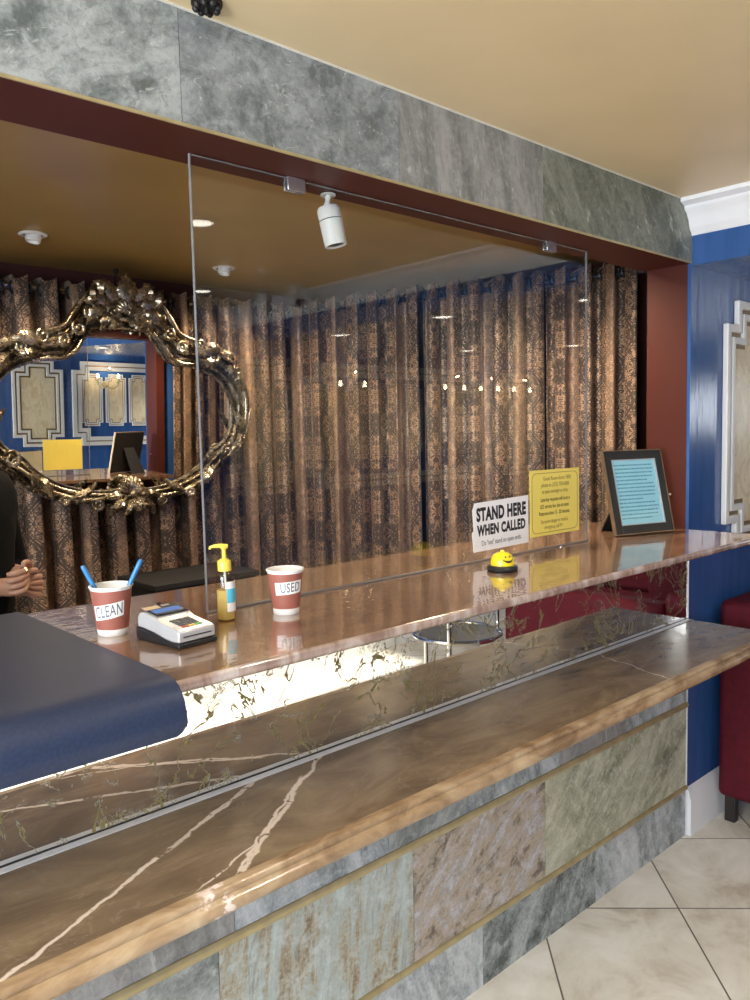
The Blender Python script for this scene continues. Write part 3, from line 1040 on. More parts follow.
for i in range(NL):
    for j, (t, w) in enumerate(pr):
        p = inn[i].lerp(out[i], t)
        sc = 1 + (.05 * sin(i * 2 * pi / 6.5) if .57 < t < .9 else 0) + (.10 * sin(i * 2 * pi / 26) if .2 < t < .5 else 0)
        vs.append((p.x, -w * sc, p.y))
m_ = len(pr)
for i in range(NL):
    k = (i + 1) % NL
    for j in range(m_ - 1):
        fs.append((i * m_ + j, i * m_ + j + 1, k * m_ + j + 1, k * m_ + j))
    fs.append((i * m_ + m_ - 1, i * m_, k * m_, k * m_ + m_ - 1))
MB().add(vs, fs).build('frame', 'gilt', mir, smooth=50)
# glass
vs = [(p.x, -.006, p.y) for p in inn]
gl = MB().add([(0, -.006, 0)] + [((p.x) * 1.015, -.006, p.y * 1.015) for p in inn], [(0, i + 1, (i + 1) % NL + 1) for i in range(NL)])
gl.build('mirror_glass', 'mirror', mir, smooth=0)
bk = MB()
bk.add([(p.x * 1.02, .001, p.y * 1.02) for p in inn] + [(p.x * 1.02, .012, p.y * 1.02) for p in inn], [tuple(range(NL)), tuple(range(2 * NL - 1, NL - 1, -1))] + [(i, (i + 1) % NL, (i + 1) % NL + NL, i + NL) for i in range(NL)])
bk.build('backing', 'dark_card', mir, smooth=0)


def scroll(mb, cx, cy, r0, turns, a0, d, th, w=.045, sx=1, end=0.25):
    pts, rs = [], []
    n = int(26 * turns)
    for i in range(n + 1):
        q = i / n
        a = a0 + d * 2 * pi * turns * q
        r = r0 * (1 - (1 - end) * q)
        pts.append((sx * (cx + r * cos(a)), -w - .008 * sin(pi * q), cy + r * sin(a)))
        rs.append(th * (.55 + .6 * sin(pi * min(1, q * 1.15))) + .0012)
    mb.tube(pts, rs, 8)
    mb.sphere((pts[-1][0], pts[-1][1] - .004, pts[-1][2]), th * 1.5, 6)


def leaf(mb, x, y, ang, ln, wd, curl=0.5, w=.045, sx=1, lift=.03):
    """a folded acanthus leaf with scalloped edge, ridge towards the viewer."""
    n = 12
    L, R, C, B = [], [], [], []
    px_, py_ = x, y
    a = ang
    for i in range(n + 1):
        q = i / n
        wv = wd * (sin(pi * (q * .88 + .10)) ** .8) * (1 + .30 * sin(q * 5 * 2 * pi))
        if i == n:
            wv = .001
        h = w + lift * sin(pi * q) + .012 * q
        nx, ny = -sin(a), cos(a)
        C.append((sx * px_, -h - .012 * (1 - q), py_))
        L.append((sx * (px_ + nx * wv), -h + .008, py_ + ny * wv))
        R.append((sx * (px_ - nx * wv), -h + .008, py_ - ny * wv))
        B.append((sx * px_, -h + .014, py_))
        px_ += cos(a) * ln / n
        py_ += sin(a) * ln / n
        a += curl / n * 2
    vs = L + C + R + B
    m = n + 1
    fs = []
    for i in range(n):
        for s0, s1 in ((0, 1), (1, 2), (2, 3), (3, 0)):
            fs.append((s0 * m + i, s0 * m + i + 1, s1 * m + i + 1, s1 * m + i))
    fs += [(0, m, 2 * m, 3 * m), (n, 3 * m + n, 2 * m + n, m + n)]
    mb.add(vs, fs)


def shell(mb, cx, cy, r, a0, a1, n, w=.05):
    for k in range(n):
        a = a0 + (a1 - a0) * k / (n - 1)
        rr = r * (.85 + .15 * cos((k - (n - 1) / 2) / n * pi))
        pts = [(cx + cos(a) * rr * q, -w - .022 * sin(pi * (.25 + .7 * q)), cy + sin(a) * rr * q) for q in (0.08, .25, .45, .65, .85, 1.0)]
        th = rr * abs(a1 - a0) / n * .62
        mb.tube(pts, [th * .35, th * .55, th * .8, th, th * 1.1, th * .7], 8)
    mb.sphere((cx, -w - .028, cy), r * .22, 8)


# crest
mb = MB()
for sx in (1, -1):
    leaf(mb, .03, .42, 1.20, .16, .030, -.5, .055, sx)
    leaf(mb, .05, .42, .75, .14, .026, -.7, .050, sx)
    leaf(mb, .02, .43, 1.50, .14, .026, .25, .060, sx)
    leaf(mb, .07, .40, .35, .13, .024, -.9, .05, sx)
    leaf(mb, .05, .40, -.4, .11, .022, -.6, .05, sx)
    leaf(mb, .03, .38, -1.1, .08, .020, .5, .05, sx)
    leaf(mb, .10, .45, 1.0, .10, .020, .8, .06, sx)
    leaf(mb, .12, .43, .5, .10, .018, .9, .06, sx)
    leaf(mb, .02, .36, -.2, .10, .018, .6, .06, sx)
    for k in range(5):
        mb.sphere((sx * (.035 + .02 * k), -.075 + .004 * k, .352 - .006 * k * k * .3), .009 - .001 * k, 6)
leaf(mb, 0, .40, pi / 2, .17, .030, 0, .07)
shell(mb, 0, .40, .062, .25, pi - .25, 9, .075)
mb.build('crest_leaves', 'gilt', mir, smooth=60)


def scroll_part(*a):
    q = MB()
    scroll(q, *a)
    q.build('scroll', 'gilt', mir, smooth=60)


for sx in (1, -1):
    scroll_part(.105, .475, .040, 1.5, 2.4, -1, .010, .06, sx)
    scroll_part(.055, .400, .032, 1.4, -.6, 1, .008, .065, sx)
    scroll_part(.16, .395, .038, 1.4, 1.2, 1, .009, .055, sx)
    scroll_part(.205, .325, .034, 1.3, 2.0, -1, .008, .05, sx)
    scroll_part(.03, .500, .022, 1.3, 1.0, 1, .006, .075, sx)
# long S scroll running down from crest to shoulder
mb = MB()
for sx in (1, -1):
    pth = cr([(.08, .50, 0), (.16, .470, 0), (.222, .392, 0), (.262, .335, 0), (.32, .312, 0), (.38, .305, 0)], 30)
    mb.tube([(sx * p.x, -.050, p.y) for p in pth], [.006 + .007 * sin(pi * i / 29) for i in range(30)], 8)
    pth = cr([(.13, .335, 0), (.18, .29, 0), (.215, .235, 0), (.27, .200, 0), (.34, .196, 0), (.40, .185, 0)], 30)
    mb.tube([(sx * p.x, -.040, p.y) for p in pth], [.005 + .006 * sin(pi * i / 29) for i in range(30)], 8)
    pth = cr([(.40, .275, 0), (.50, .235, 0), (.575, .165, 0), (.615, .06, 0), (.615, -.06, 0), (.58, -.165, 0), (.52, -.225, 0)], 50)
    mb.tube([(sx * p.x, -.050, p.y) for p in pth], [.006 + .005 * sin(pi * i / 49) for i in range(50)], 8)
    pth = cr([(.50, -.235, 0), (.44, -.28, 0), (.40, -.33, 0), (.32, -.37, 0), (.22, -.40, 0), (.12, -.40, 0), (.06, -.385, 0)], 50)
    mb.tube([(sx * p.x, -.050, p.y) for p in pth], [.006 + .006 * sin(pi * i / 49) for i in range(50)], 8)
    pth = cr([(.44, -.235, 0), (.41, -.275, 0), (.33, -.335, 0), (.21, -.375, 0), (.10, -.385, 0)], 40)
    mb.tube([(sx * p.x, -.036, p.y) for p in pth], [.004 + .004 * sin(pi * i / 39) for i in range(40)], 8)
mb.build('scroll_moulding', 'gilt', mir, smooth=60)
# bead row round the outer rim
mb = MB()
for i in range(0, NL, 2):
    t = i / NL
    p = out[i] * .0 + inn[i].lerp(out[i], .93)
    if abs(p.y) < .30 or p.y < -.2:
        mb.sphere((p.x, -.026, p.y), .0055, 5)
mb.build('bead_row', 'gilt', mir, smooth=60)
for sx in (1, -1):
    mb = MB()
    # shoulder spray
    leaf(mb, .34, .24, .55, .17, .026, -.5, .05, sx)
    leaf(mb, .38, .25, 1.0, .10, .020, -.8, .05, sx)
    leaf(mb, .36, .225, -.4, .12, .020, .3, .045, sx)
    leaf(mb, .48, .21, -.55, .15, .022, -.4, .05, sx)
    leaf(mb, .52, .19, -.85, .15, .020, -.3, .05, sx)
    leaf(mb, .46, .25, .30, .10, .016, -.7, .055, sx)
    mb.build('shoulder_leaves', 'gilt', mir, smooth=60)
    scroll_part(.365, .285, .030, 1.4, -1.2, -1, .008, .055, sx)
    scroll_part(.275, .270, .030, 1.4, 1.0, 1, .008, .05, sx)
    scroll_part(.45, .235, .032, 1.4, .5, 1, .008, .05, sx)
    scroll_part(.565, .175, .024, 1.4, 1.7, 1, .007, .055, sx)
    mb = MB()
    # lower corner spray
    leaf(mb, .59, -.13, 1.75, .14, .018, .4, .05, sx)
    leaf(mb, .44, -.28, -2.6, .15, .022, .3, .05, sx)
    leaf(mb, .28, -.39, 3.0, .15, .018, -.4, .05, sx)
    mb.build('lower_leaves', 'gilt', mir, smooth=60)
    scroll_part(.50, -.215, .034, 1.5, .6, 1, .009, .05, sx)
    scroll_part(.395, -.315, .032, 1.5, 1.2, -1, .008, .05, sx)
    scroll_part(.30, -.395, .026, 1.4, 1.5, 1, .007, .05, sx)
    scroll_part(.15, -.425, .026, 1.4, .3, -1, .007, .05, sx)
mb = MB()
shell(mb, 0, -.385, .075, .35, pi - .35, 9, .05)
for sx in (1, -1):
    leaf(mb, .02, -.40, -.35, .13, .020, -.5, .055, sx)
    leaf(mb, .02, -.41, -.8, .10, .020, .5, .055, sx)
    leaf(mb, .03, -.39, .15, .11, .018, -.3, .055, sx)
    leaf(mb, .005, -.41, -1.35, .085, .018, .3, .06, sx)
mb.build('bottom_shell', 'gilt', mir, smooth=60)
mb = MB()
mb.tube([(0, .012, .44), (-.006, .02, .50), (0, .03, .555), (.004, .035, .59)], .004, 8)
mb.sphere((0, .02, .59), .012, 6)
mb.build('hanging_hook', 'black_iron', mir)

# ================================================================== THINGS ON THE COUNTER
def paper_cup(label, loc, rt, rb, h, word, face, lab_w, lab_z0, lab_z1, tilt, tsize, shift, xs):
    root = thing('paper_cup', label, 'paper cup', loc, 0, 'paper cups on the counter')
    mb = MB()
    def R(z):
        return rb + (rt - rb) * z / h
    prof = [(rb - .001, 0), (rb, .001), (R(h * .135), h * .135), (R(h * .14), h * .14), (R(h * .93), h * .93), (R(h * .935), h * .935), (R(h * .985), h * .985), (R(h) - .002, h * .985), (R(.3 * h) - .002, .3 * h), (rb - .003, .006), (1e-4, .006)]
    n = 48
    vs, fs = [], []
    for (r, z) in prof:
        for i in range(n):
            vs.append((r * cos(2 * pi * i / n), r * sin(2 * pi * i / n), z))
    for j in range(len(prof) - 1):
        for i in range(n):
            k = (i + 1) % n
            mb_mi = 1 if j == 3 else 0
            mb.add([vs[j * n + i], vs[j * n + k], vs[(j + 1) * n + k], vs[(j + 1) * n + i]], [(0, 1, 2, 3)], mb_mi)
    o = mb.build('cup_wall', ['cup_white', 'cup_brown'], root, smooth=30)
    bm = bmesh.new()
    bm.from_mesh(o.data)
    bmesh.ops.remove_doubles(bm, verts=bm.verts, dist=1e-5)
    bmesh.ops.recalc_face_normals(bm, faces=bm.faces)
    bm.to_mesh(o.data)
    bm.free()
    MB().tube([(R(h) * cos(2 * pi * i / 48), R(h) * sin(2 * pi * i / 48), h * .99) for i in range(48)], .0022, 8, closed=True).build('rim', 'cup_white', root)
    lb = MB()
    nn = 20
    vs, fs = [], []
    for i in range(nn + 1):
        a = face + lab_w * (i / nn - .5)
        for z in (lab_z0 + tilt * (i / nn - .5), lab_z1 + tilt * (i / nn - .5)):
            for off in (.0003, .0009):
                r = R(z) + off
                vs.append((r * cos(a), r * sin(a), z))
    for i in range(nn):
        b = i * 4
        fs += [(b, b + 4, b + 6, b + 2), (b + 1, b + 3, b + 7, b + 5), (b, b + 1, b + 5, b + 4), (b + 2, b + 6, b + 7, b + 3)]
    fs += [(0, 2, 3, 1), (nn * 4, nn * 4 + 1, nn * 4 + 3, nn * 4 + 2)]
    l = lb.add(vs, fs).build('label', 'label_white', root, smooth=40)
    tv, tf = text_geo(word, tsize, .0002, 1.05)
    vv = []
    zc = (lab_z0 + lab_z1) / 2
    for x, y, _ in tv:
        x *= xs
        a = face + shift + x / R(zc)
        z = zc + y + tilt * (x / R(zc) + shift) / lab_w
        r = R(z) + .0012
        vv.append((r * cos(a), r * sin(a), z))
    MB().add(vv, tf).build('lettering', 'ink_grey', l, smooth=0)
    return root


fa = atan2(CAM_POS.y - 0.09, CAM_POS.x + 2.115)
paper_cup('paper cup labelled CLEAN holding two blue pens, beside the card terminal', (-2.112, 0.094, CT), .0385, .0275, .093, 'CLEAN', fa - .22, 1.75, .035, .063, .010, .031, .02, .52)
fb = atan2(CAM_POS.y + 0.02, CAM_POS.x + 1.785)
paper_cup('paper cup labelled USED standing alone in front of the screen', (-1.783, -0.008, CT), .0375, .0265, .092, 'USED', fb + .22, 1.75, .044, .070, .004, .0275, .08, .62)


def pen(label, a, b):
    A, B = Vector(a), Vector(b)
    root = thing('pen', label, 'pen', A, 0, 'blue pens in the paper cup')
    d = B - A
    mb = MB()
    mb.tube([(0, 0, 0), d * .06, d * .10, d * .5, d * .55, d * .93, d * .985, d], [.0008, .0022, .0036, .0040, .0043, .0046, .0042, .003], 14)
    mb.build('barrel', 'pen_blue', root)
    MB().tube([d * .55, d * .565], .0047, 14).build('collar', 'pen_blue', root)


c0 = Vector((-2.112, 0.094, CT))
rv = Vector((.737, -.676, 0))
pen('blue pen leaning left in the CLEAN cup', c0 + rv * .004 + Vector((0.006, .006, .009)), c0 - rv * .052 + Vector((0.0, 0.0, .131)))
pen('blue pen leaning right in the CLEAN cup', c0 - rv * .006 + Vector((-.006, -.006, .009)), c0 + rv * .059 + Vector((0.0, 0.0, .140)))

# hand sanitizer
san = thing('pump_bottle', 'hand sanitizer pump bottle of amber gel with a yellow pump', 'pump bottle', (-1.905, 0.028, CT))
rb_ = .0185
MB().lathe([(.014, 0), (.0175, .002), (rb_, .006), (rb_, .086), (.0175, .093), (.013, .099), (.011, .102), (.011, .104)], 28).build('bottle', 'clear_plastic', san)
MB().lathe([(.012, .0012), (.0165, .004), (.0172, .008), (.0172, .062), (.0165, .0625)], 24).build('gel', 'gel', san)
MB().tube([(0, 0, .006), (.002, 0, .05), (0, 0, .108)], .0022, 8).build('dip_tube', 'white_plastic', san)
MB().lathe([(.0125, .100), (.0135, .101), (.0135, .119), (.0125, .121), (.009, .122), (.009, .124)], 26).build('collar', 'yellow_plastic', san)
mb = MB()
mb.lathe([(.0042, .122), (.0042, .143), (.006, .144), (.0075, .147), (.0075, .150), (.005, .152)], 18)
dn = -rv
mb.tube([Vector((0, 0, .149)) - dn * .008, Vector((0, 0, .1505)) + dn * .008, Vector((0, 0, .1495)) + dn * .02, Vector((0, 0, .1475)) + dn * .027, Vector((0, 0, .1435)) + dn * .028], [.0045, .0045, .0036, .003, .0028], 10)
mb.build('pump_head', 'yellow_plastic', san)
f2 = atan2(CAM_POS.y - .04, CAM_POS.x + 1.905)


def wrap_label(root, name, m, r, a0, a1, z0, z1, t=.0005):
    mb = MB()
    vs, fs = [], []
    nn = 16
    for i in range(nn + 1):
        a = a0 + (a1 - a0) * i / nn
        for z in (z0, z1):
            for rr in (r, r + t):
                vs.append((rr * cos(a), rr * sin(a), z))
    for i in range(nn):
        b = i * 4
        fs += [(b, b + 4, b + 6, b + 2), (b + 1, b + 3, b + 7, b + 5), (b, b + 1, b + 5, b + 4), (b + 2, b + 6, b + 7, b + 3)]
    fs += [(0, 2, 3, 1), (nn * 4, nn * 4 + 1, nn * 4 + 3, nn * 4 + 2)]
    return mb.add(vs, fs).build(name, m, root, smooth=40)


lb = wrap_label(san, 'label', 'label_white', rb_ + .0003, f2 + .15, f2 + 1.9, .020, .080)
wrap_label(lb, 'printed_band', 'label_blue', rb_ + .0009, f2 + .15, f2 + 1.9, .038, .066, .0003)

# card terminal
ter = thing('card_terminal', 'silver card payment terminal on the counter beside the CLEAN cup', 'card terminal', (-2.084, -.107, CT + .0005), radians(6))
ter.scale = (.88, .78, .82)
tw, tl = .088, .165
mb = MB()
side = [(0, .012), (0, .036), (.012, .040), (.075, .048), (.095, .056), (.135, .062), (.155, .060), (tl, .050), (tl, .028), (.10, .022), (.06, .014), (.03, .011)]
mb.prism(side, 'x', 0, tw)
mb.build('housing', 'silver_plastic', ter, bevel=.004, seg=3)
mb = MB()
mb.prism([(-.003, 0), (-.003, .011), (.03, .0105), (.06, .0135), (.10, .0215), (tl + .002, .0275), (tl + .004, .010), (tl, 0)], 'x', -.003, tw + .003)
mb.build('foot', 'black_plastic', ter, bevel=.003)
sl = Matrix.Translation((0, .095, .0562)) @ Matrix.Rotation(radians(9), 4, 'X')
sc_ = MB().box(.008, tw - .004, 0, .062, .0005, .0035, 0, sl).build('screen_bezel', 'black_plastic', ter, bevel=.001)
MB().box(.012, tw - .012, .012, .034, .0035, .0042, 0, sl).build('display', 'screen_blue', sc_, smooth=0)
for i in range(3):
    MB().box(.018 + .022 * i, .030 + .022 * i, .003, .008, .0035, .0048, 0, sl).build('soft_key', 'key_grey', sc_, bevel=.0005)
MB().box(.004, .040, .040, .058, .0036, .0043, 0, sl).build('sticker', 'beige_sticker', sc_, smooth=0)
MB().box(.048, .066, .048, .056, .0036, .0043, 0, sl).build('badge', 'silver_plastic', sc_, smooth=0)
kp = Matrix.Translation((0, .018, .0408)) @ Matrix.Rotation(radians(7), 4, 'X')
for r in range(4):
    for cc in range(3):
        MB().box(.020 + .017 * cc, .034 + .017 * cc, .010 + .0115 * r, .0185 + .0115 * r, .000, .0022, 0, kp).build('key', 'key_grey', ter, bevel=.0006)
for cc, mm in enumerate(('key_red', 'key_yellow', 'key_green')):
    MB().box(.020 + .017 * cc, .034 + .017 * cc, -.002, .006, .000, .0022, 0, kp).build('key', mm, ter, bevel=.0006)
MB().box(.010, tw - .010, -.0009, .0002, .0225, .0250).build('card_slot', 'black_plastic', ter, smooth=0)
cab = cr([(.044, tl - .004, .036), (.045, tl + .03, .050), (.06, tl + .07, .030), (.10, tl + .14, .006), (.17, tl + .235, .0035), (.225, tl + .295, .0035), (.245, tl + .33, -.03), (.25, tl + .345, -.20)], 50)
MB().tube(cab, .0024, 8).build('cable', 'black_plastic', ter)

# call bell
bel = thing('call_bell', 'yellow smiling call bell with a black base on the counter', 'call bell', (-1.098, -.030, CT))
MB().lathe([(.036, 0), (.040, .002), (.041, .008), (.038, .014), (.030, .016)], 36).build('base', 'black_plastic', bel)
MB().lathe([(.031, .014), (.0315, .022), (.029, .034), (.023, .043), (.014, .048), (.004, .050), (.001, .050)], 36).build('dome', 'bell_yellow', bel)
MB().lathe([(.006, .049), (.006, .053), (.003, .0545)], 16).build('plunger', 'bell_yellow', bel)
fc = atan2(CAM_POS.y, CAM_POS.x + 1.1) + .55


def on_dome(a, z):
    prof = [(.0315, .022), (.029, .034), (.023, .043), (.014, .048)]
    for (r0, z0), (r1, z1) in zip(prof, prof[1:]):
        if z0 <= z <= z1:
            r = r0 + (r1 - r0) * (z - z0) / (z1 - z0)
            return Vector((r * cos(a), r * sin(a), z)) * 1.004
    return Vector((prof[0][0] * cos(a), prof[0][0] * sin(a), z)) * 1.004


sm = [on_dome(fc + .55 * (i / 12 - .5) * 2, .0265 + .007 * (2 * i / 12 - 1) ** 2) for i in range(13)]
MB().tube(sm, [.0006 + .0022 * sin(pi * i / 12) for i in range(13)], 8).build('smile', 'ink', bel)
for s_ in (-1, 1):
    e = on_dome(fc + .26 * s_, .039)
    MB().sphere(e, .0024, 6).build('eye', 'ink', bel)


# signs on the acrylic
def sheet_text(root, lines, m, y=-.0007):
    for (txt, x, z, size, bold, sp, sxx) in lines:
        tv, tf = text_geo(txt, size, bold, sp)
        MB().add([(x + a * sxx, y, z + b) for a, b, _ in tv], tf).build('lettering', m, root, smooth=0)


sg = thing('notice_sheet', 'white STAND HERE WHEN CALLED notice taped on the screen behind the bell', 'notice', (-.925, .1105, 1.236), rot=(0, radians(-1.0), 0))
w2, h2 = .128, .070
mb = MB()
mb.prism([(-w2 + .004, -h2), (w2, -h2 - .002), (w2 + .002, h2 + .001), (-w2 + .012, h2 - .002), (-w2 + .002, h2 - .022), (-w2 + .005, -.01), (-w2 - .002, -.014)], 'y', -.0005, .0003)
mb.build('paper', 'white_paper', sg, smooth=0)
MB().box(-w2 - .004, w2 + .002, .0004, .0009, -h2 + .012, h2 + .009).build('plastic_sleeve', 'clear_plastic', sg, smooth=0)
sheet_text(sg, [('STAND HERE', .003, .032, .050, .0026, 1.08, .725), ('WHEN CALLED', .003, -.013, .040, .0021, 1.08, .75)], 'ink', -.0009)
sheet_text(sg, [('Do "not" stand on open ends.', .001, -.049, .0200, .0001, .95, .80)], 'ink_grey', -.0009)

ye = thing('notice_sheet', 'yellow printed notice taped on the screen beside the white notice', 'notice', (-.657, .1105, 1.279))
w2, h2 = .131, .101
MB().box(-w2, w2, -.0004, .0004, -h2, h2).build('paper', 'yellow_paper', ye, smooth=0)


def rr_outline(w, h, r, n=6):
    pts = []
    for cx, cy, a0 in ((w - r, h - r, 0), (-w + r, h - r, pi / 2), (-w + r, -h + r, pi), (w - r, -h + r, 3 * pi / 2)):
        for i in range(n + 1):
            a = a0 + pi / 2 * i / n
            pts.append((cx + r * cos(a), cy + r * sin(a)))
    return pts


MB().ring(rr_outline(w2 - .010, h2 - .009, .02), rr_outline(w2 - .0118, h2 - .0105, .0187), 'y', -.0008, -.0004).build('border_line', 'ink_olive', ye, smooth=0)
sheet_text(ye, [('Guest Room doors 7800', .01, .074, .0175, 0, .95, .88), ('please to (323) 750-0000', .0, .054, .0175, 0, .95, .88), ('to open overnight at lobby.', .0, .034, .0165, 0, .95, .82),
                ('Late key requests will incur a', .0, .009, .0170, .0003, .95, .82), ('$25 service fee. due at noon', -.004, -.012, .0170, .0003, .95, .82), ('Response time 15 - 20 minutes.', -.004, -.033, .0170, .0003, .95, .80),
                ('Excessive danger or medical', -.004, -.058, .0165, 0, .95, .80), ('emergency, call 911', -.008, -.076, .0165, 0, .95, .82)], 'ink_olive', -.0007)
# picture frame
ang = atan2(-.06, .285) - .09
fr = thing('picture_frame', 'black picture frame with a blue printed sheet leaning on its easel', 'picture frame', (-.209, .050, CT + .0058), ang)
tiltm = Matrix.Rotation(-0.24, 4, 'X')
fw, fh, bw = .130, .290, .030


def tb(mb, x0, x1, y0, y1, z0, z1, mi=0):
    return mb.box(x0, x1, y0, y1, z0, z1, mi, tiltm)


mb = MB()
for (x0, x1, z0, z1) in ((-fw, -fw + bw, 0, fh), (fw - bw, fw, 0, fh), (-fw + bw, fw - bw, 0, bw), (-fw + bw, fw - bw, fh - bw, fh)):
    tb(mb, x0, x1, 0, .012, z0, z1)
mb.build('frame', 'black_frame', fr, bevel=.0015)
mb = MB()
for (x0, x1, z0, z1) in ((-fw - .003, -fw, -.002, fh + .003), (fw, fw + .003, -.002, fh + .003), (-fw, fw, -.002, .001), (-fw, fw, fh, fh + .003)):
    tb(mb, x0, x1, -.0015, .014, z0, z1)
mb.build('outer_edge', 'frame_gold', fr)
mb = MB()
i_ = bw
for (x0, x1, z0, z1) in ((-fw + i_, -fw + i_ + .003, i_, fh - i_), (fw - i_ - .003, fw - i_, i_, fh - i_), (-fw + i_, fw - i_, i_, i_ + .003), (-fw + i_, fw - i_, fh - i_ - .003, fh - i_)):
    tb(mb, x0, x1, .001, .006, z0, z1)
mb.build('inner_slip', 'silver_plastic', fr)
sh_ = tb(MB(), -fw + bw, fw - bw, .007, .009, bw, fh - bw).build('sheet', 'blue_paper', fr, smooth=0)
mb = MB()
rnd = random.Random(4)
for k in range(15):
    z = fh - bw - .022 - k * .0133
    x = -fw + bw + .012 + rnd.uniform(0, .004)
    xe = fw - bw - .014 - (rnd.uniform(.02, .08) if k in (4, 9, 14) else rnd.uniform(0, .012))
    while x < xe:
        w_ = rnd.uniform(.004, .014)
        tb(mb, x, min(x + w_, xe), .0064, .007, z, z + .0042)
        x += w_ + .0028
mb.build('printed_lines', 'ink_blue', sh_, smooth=0)
tb(MB(), -fw + bw, fw - bw, .0052, .0056, bw, fh - bw).build('glazing', 'acrylic', fr, smooth=0)
tb(MB(), -fw + .004, fw - .004, .0125, .016, .004, fh - .004).build('backing', 'dark_card', fr, smooth=0)
mb = MB()
a_ = tiltm @ Vector((0, .018, fh * .62))
mb.add([(-.045, a_.y, a_.z), (.045, a_.y, a_.z), (.06, .155, -.0055), (-.06, .155, -.0055), (-.045, a_.y + .005, a_.z), (.045, a_.y + .005, a_.z), (.06, .160, -.0055), (-.06, .160, -.0055)],
       [(0, 1, 2, 3), (4, 7, 6, 5), (0, 4, 5, 1), (2, 6, 7, 3), (1, 5, 6, 2), (0, 3, 7, 4)])
mb.build('easel', 'dark_card', fr, smooth=0)

# navy mat draped over the counter front edge
XM = -2.18
prof = [(.40, .0012), (.30, .0012), (.0, .0012), (-.18, .0014), (-.222, .0012), (-.242, -.002), (-.258, -.010), (-.270, -.024), (-.277, -.042), (-.2795, -.06), (-.279, -.068), (-.276, -.078)]
prof = [(y - (.022 if y < -.15 else 0), z + .0065) for y, z in prof]
prof = [(min(y, 9), z) for y, z in prof]
pp = cr([(y, z, 0) for y, z in prof], 60)
mb = MB()
xs = [-3.4, XM - .02, XM - .014, XM - .008, XM - .004, XM - .0015, XM]
thk = .0055
vs, fs = [], []
tot = len(pp)
for xi, x in enumerate(xs):
    # rounded lower corner: the hanging end is shortened near the side edge
    dx = XM - x
    cut = 0 if dx > .02 else .020 - sqrt(max(0, .02 ** 2 - (.02 - dx) ** 2))
    zmin = pp[-1].y + cut
    for i, p in enumerate(pp):
        a = pp[max(i - 1, 0)]
        b = pp[min(i + 1, tot - 1)]
        t = (b - a).normalized()
        nn_ = Vector((t.y, -t.x, 0))
        if nn_.y < 0 and i < 20:
            nn_ = -nn_
        z = max(p.y, zmin) if i > 30 else p.y
        q = p - Vector((0, 0, 0))
        inner = Vector((p.x, z)) - Vector((nn_.x, nn_.y)) * thk
        vs.append((x, p.x, CT + z))
        vs.append((x, inner.x, CT + inner.y))
m2 = 2 * tot
for xi in range(len(xs) - 1):
    for i in range(tot - 1):
        a, b = xi * m2 + 2 * i, (xi + 1) * m2 + 2 * i
        fs.append((a, a + 2, b + 2, b))
        fs.append((a + 1, b + 1, b + 3, a + 3))
    a, b = xi * m2, (xi + 1) * m2
    fs.append((a, b, b + 1, a + 1))
    a, b = xi * m2 + 2 * (tot - 1), (xi + 1) * m2 + 2 * (tot - 1)
    fs.append((a, a + 1, b + 1, b))
for xi in (0, len(xs) - 1):
    for i in range(tot - 1):
        a = xi * m2 + 2 * i
        fs.append((a, a + 1, a + 3, a + 2))
mat_o = mb.add(vs, fs).build('counter_mat', 'navy_mat', smooth=60)
tag(mat_o, 'dark navy mat draped over the counter front edge at left', 'counter mat')

# ================================================================== CEILING FIXTURES
# white spot camera under the header
cm = thing('security_camera', 'white cylindrical security camera hanging behind the screen under the maroon header', 'security camera', (-1.500, .162, HZ))
MB().lathe([(.018, -.004), (.018, 0)], 20).build('mounting_plate', 'camera_white', cm)
MB().tube([(0, 0, -.003), (0, .002, -.016), (.0, .004, -.03)], [.008, .006, .011], 12).build('bracket', 'camera_white', cm)
tm = Matrix.Translation((.003, .006, -.026)) @ Matrix.Rotation(radians(-7), 4, 'X') @ Matrix.Rotation(radians(-8), 4, 'Y')
T3 = tm.to_3x3()
MB().lathe([(.012, 0), (.024, -.002), (.028, -.008), (.028, -.032)], 28, tm.translation, 0, T3).build('housing_top', 'camera_white', cm)
MB().lathe([(.0265, -.032), (.0265, -.0345)], 28, tm.translation, 0, T3).build('seam_ring', 'black_plastic', cm)
MB().lathe([(.028, -.0345), (.027, -.085), (.0265, -.094), (.024, -.094), (.023, -.082), (.001, -.082)], 28, tm.translation, 0, T3).build('sun_shield', 'camera_white', cm)
MB().lathe([(.020, -.083), (.020, -.090), (.012, -.0925)], 28, tm.translation, 0, T3).build('lens', 'black_plastic', cm)


def eyeball(label, x, y, z):
    r = thing('eyeball_light', label, 'ceiling light', (x, y, z), 0, 'eyeball lights in the inner ceiling')
    MB().lathe([(.050, 0), (.052, -.003), (.046, -.007), (.036, -.006), (.034, 0)], 32).build('trim_ring', 'light_white', r)
    T = Matrix.Rotation(radians(12), 3, 'Y')
    MB().lathe([(.028, 0.0), (.028, -.026), (.024, -.03), (.021, -.026), (.019, -.018), (.001, -.017)], 28, (.004, 0, 0), 0, T).build('eyeball', 'light_white', r)
    return r


eyeball('white eyeball ceiling light above and left of the gilt mirror', -1.604, 1.766, CZ)
eyeball('white eyeball ceiling light seen through the screen', -.715, 1.865, CZ)


def downlight(x, y, z):
    r = thing('recessed_downlight', 'lit round downlight in the lobby ceiling', 'ceiling light', (x, y, z), 0, 'lobby downlights')
    MB().lathe([(.062, 0), (.064, -.003), (.055, -.006), (.048, -.004), (.047, 0)], 28).build('trim_ring', 'light_white', r)
    MB().lathe([(.001, -.0005), (.046, -.0005), (.046, -.002), (.001, -.002)], 28, cap=False).build('lamp_lens', 'lamp_glow', r)
    return r


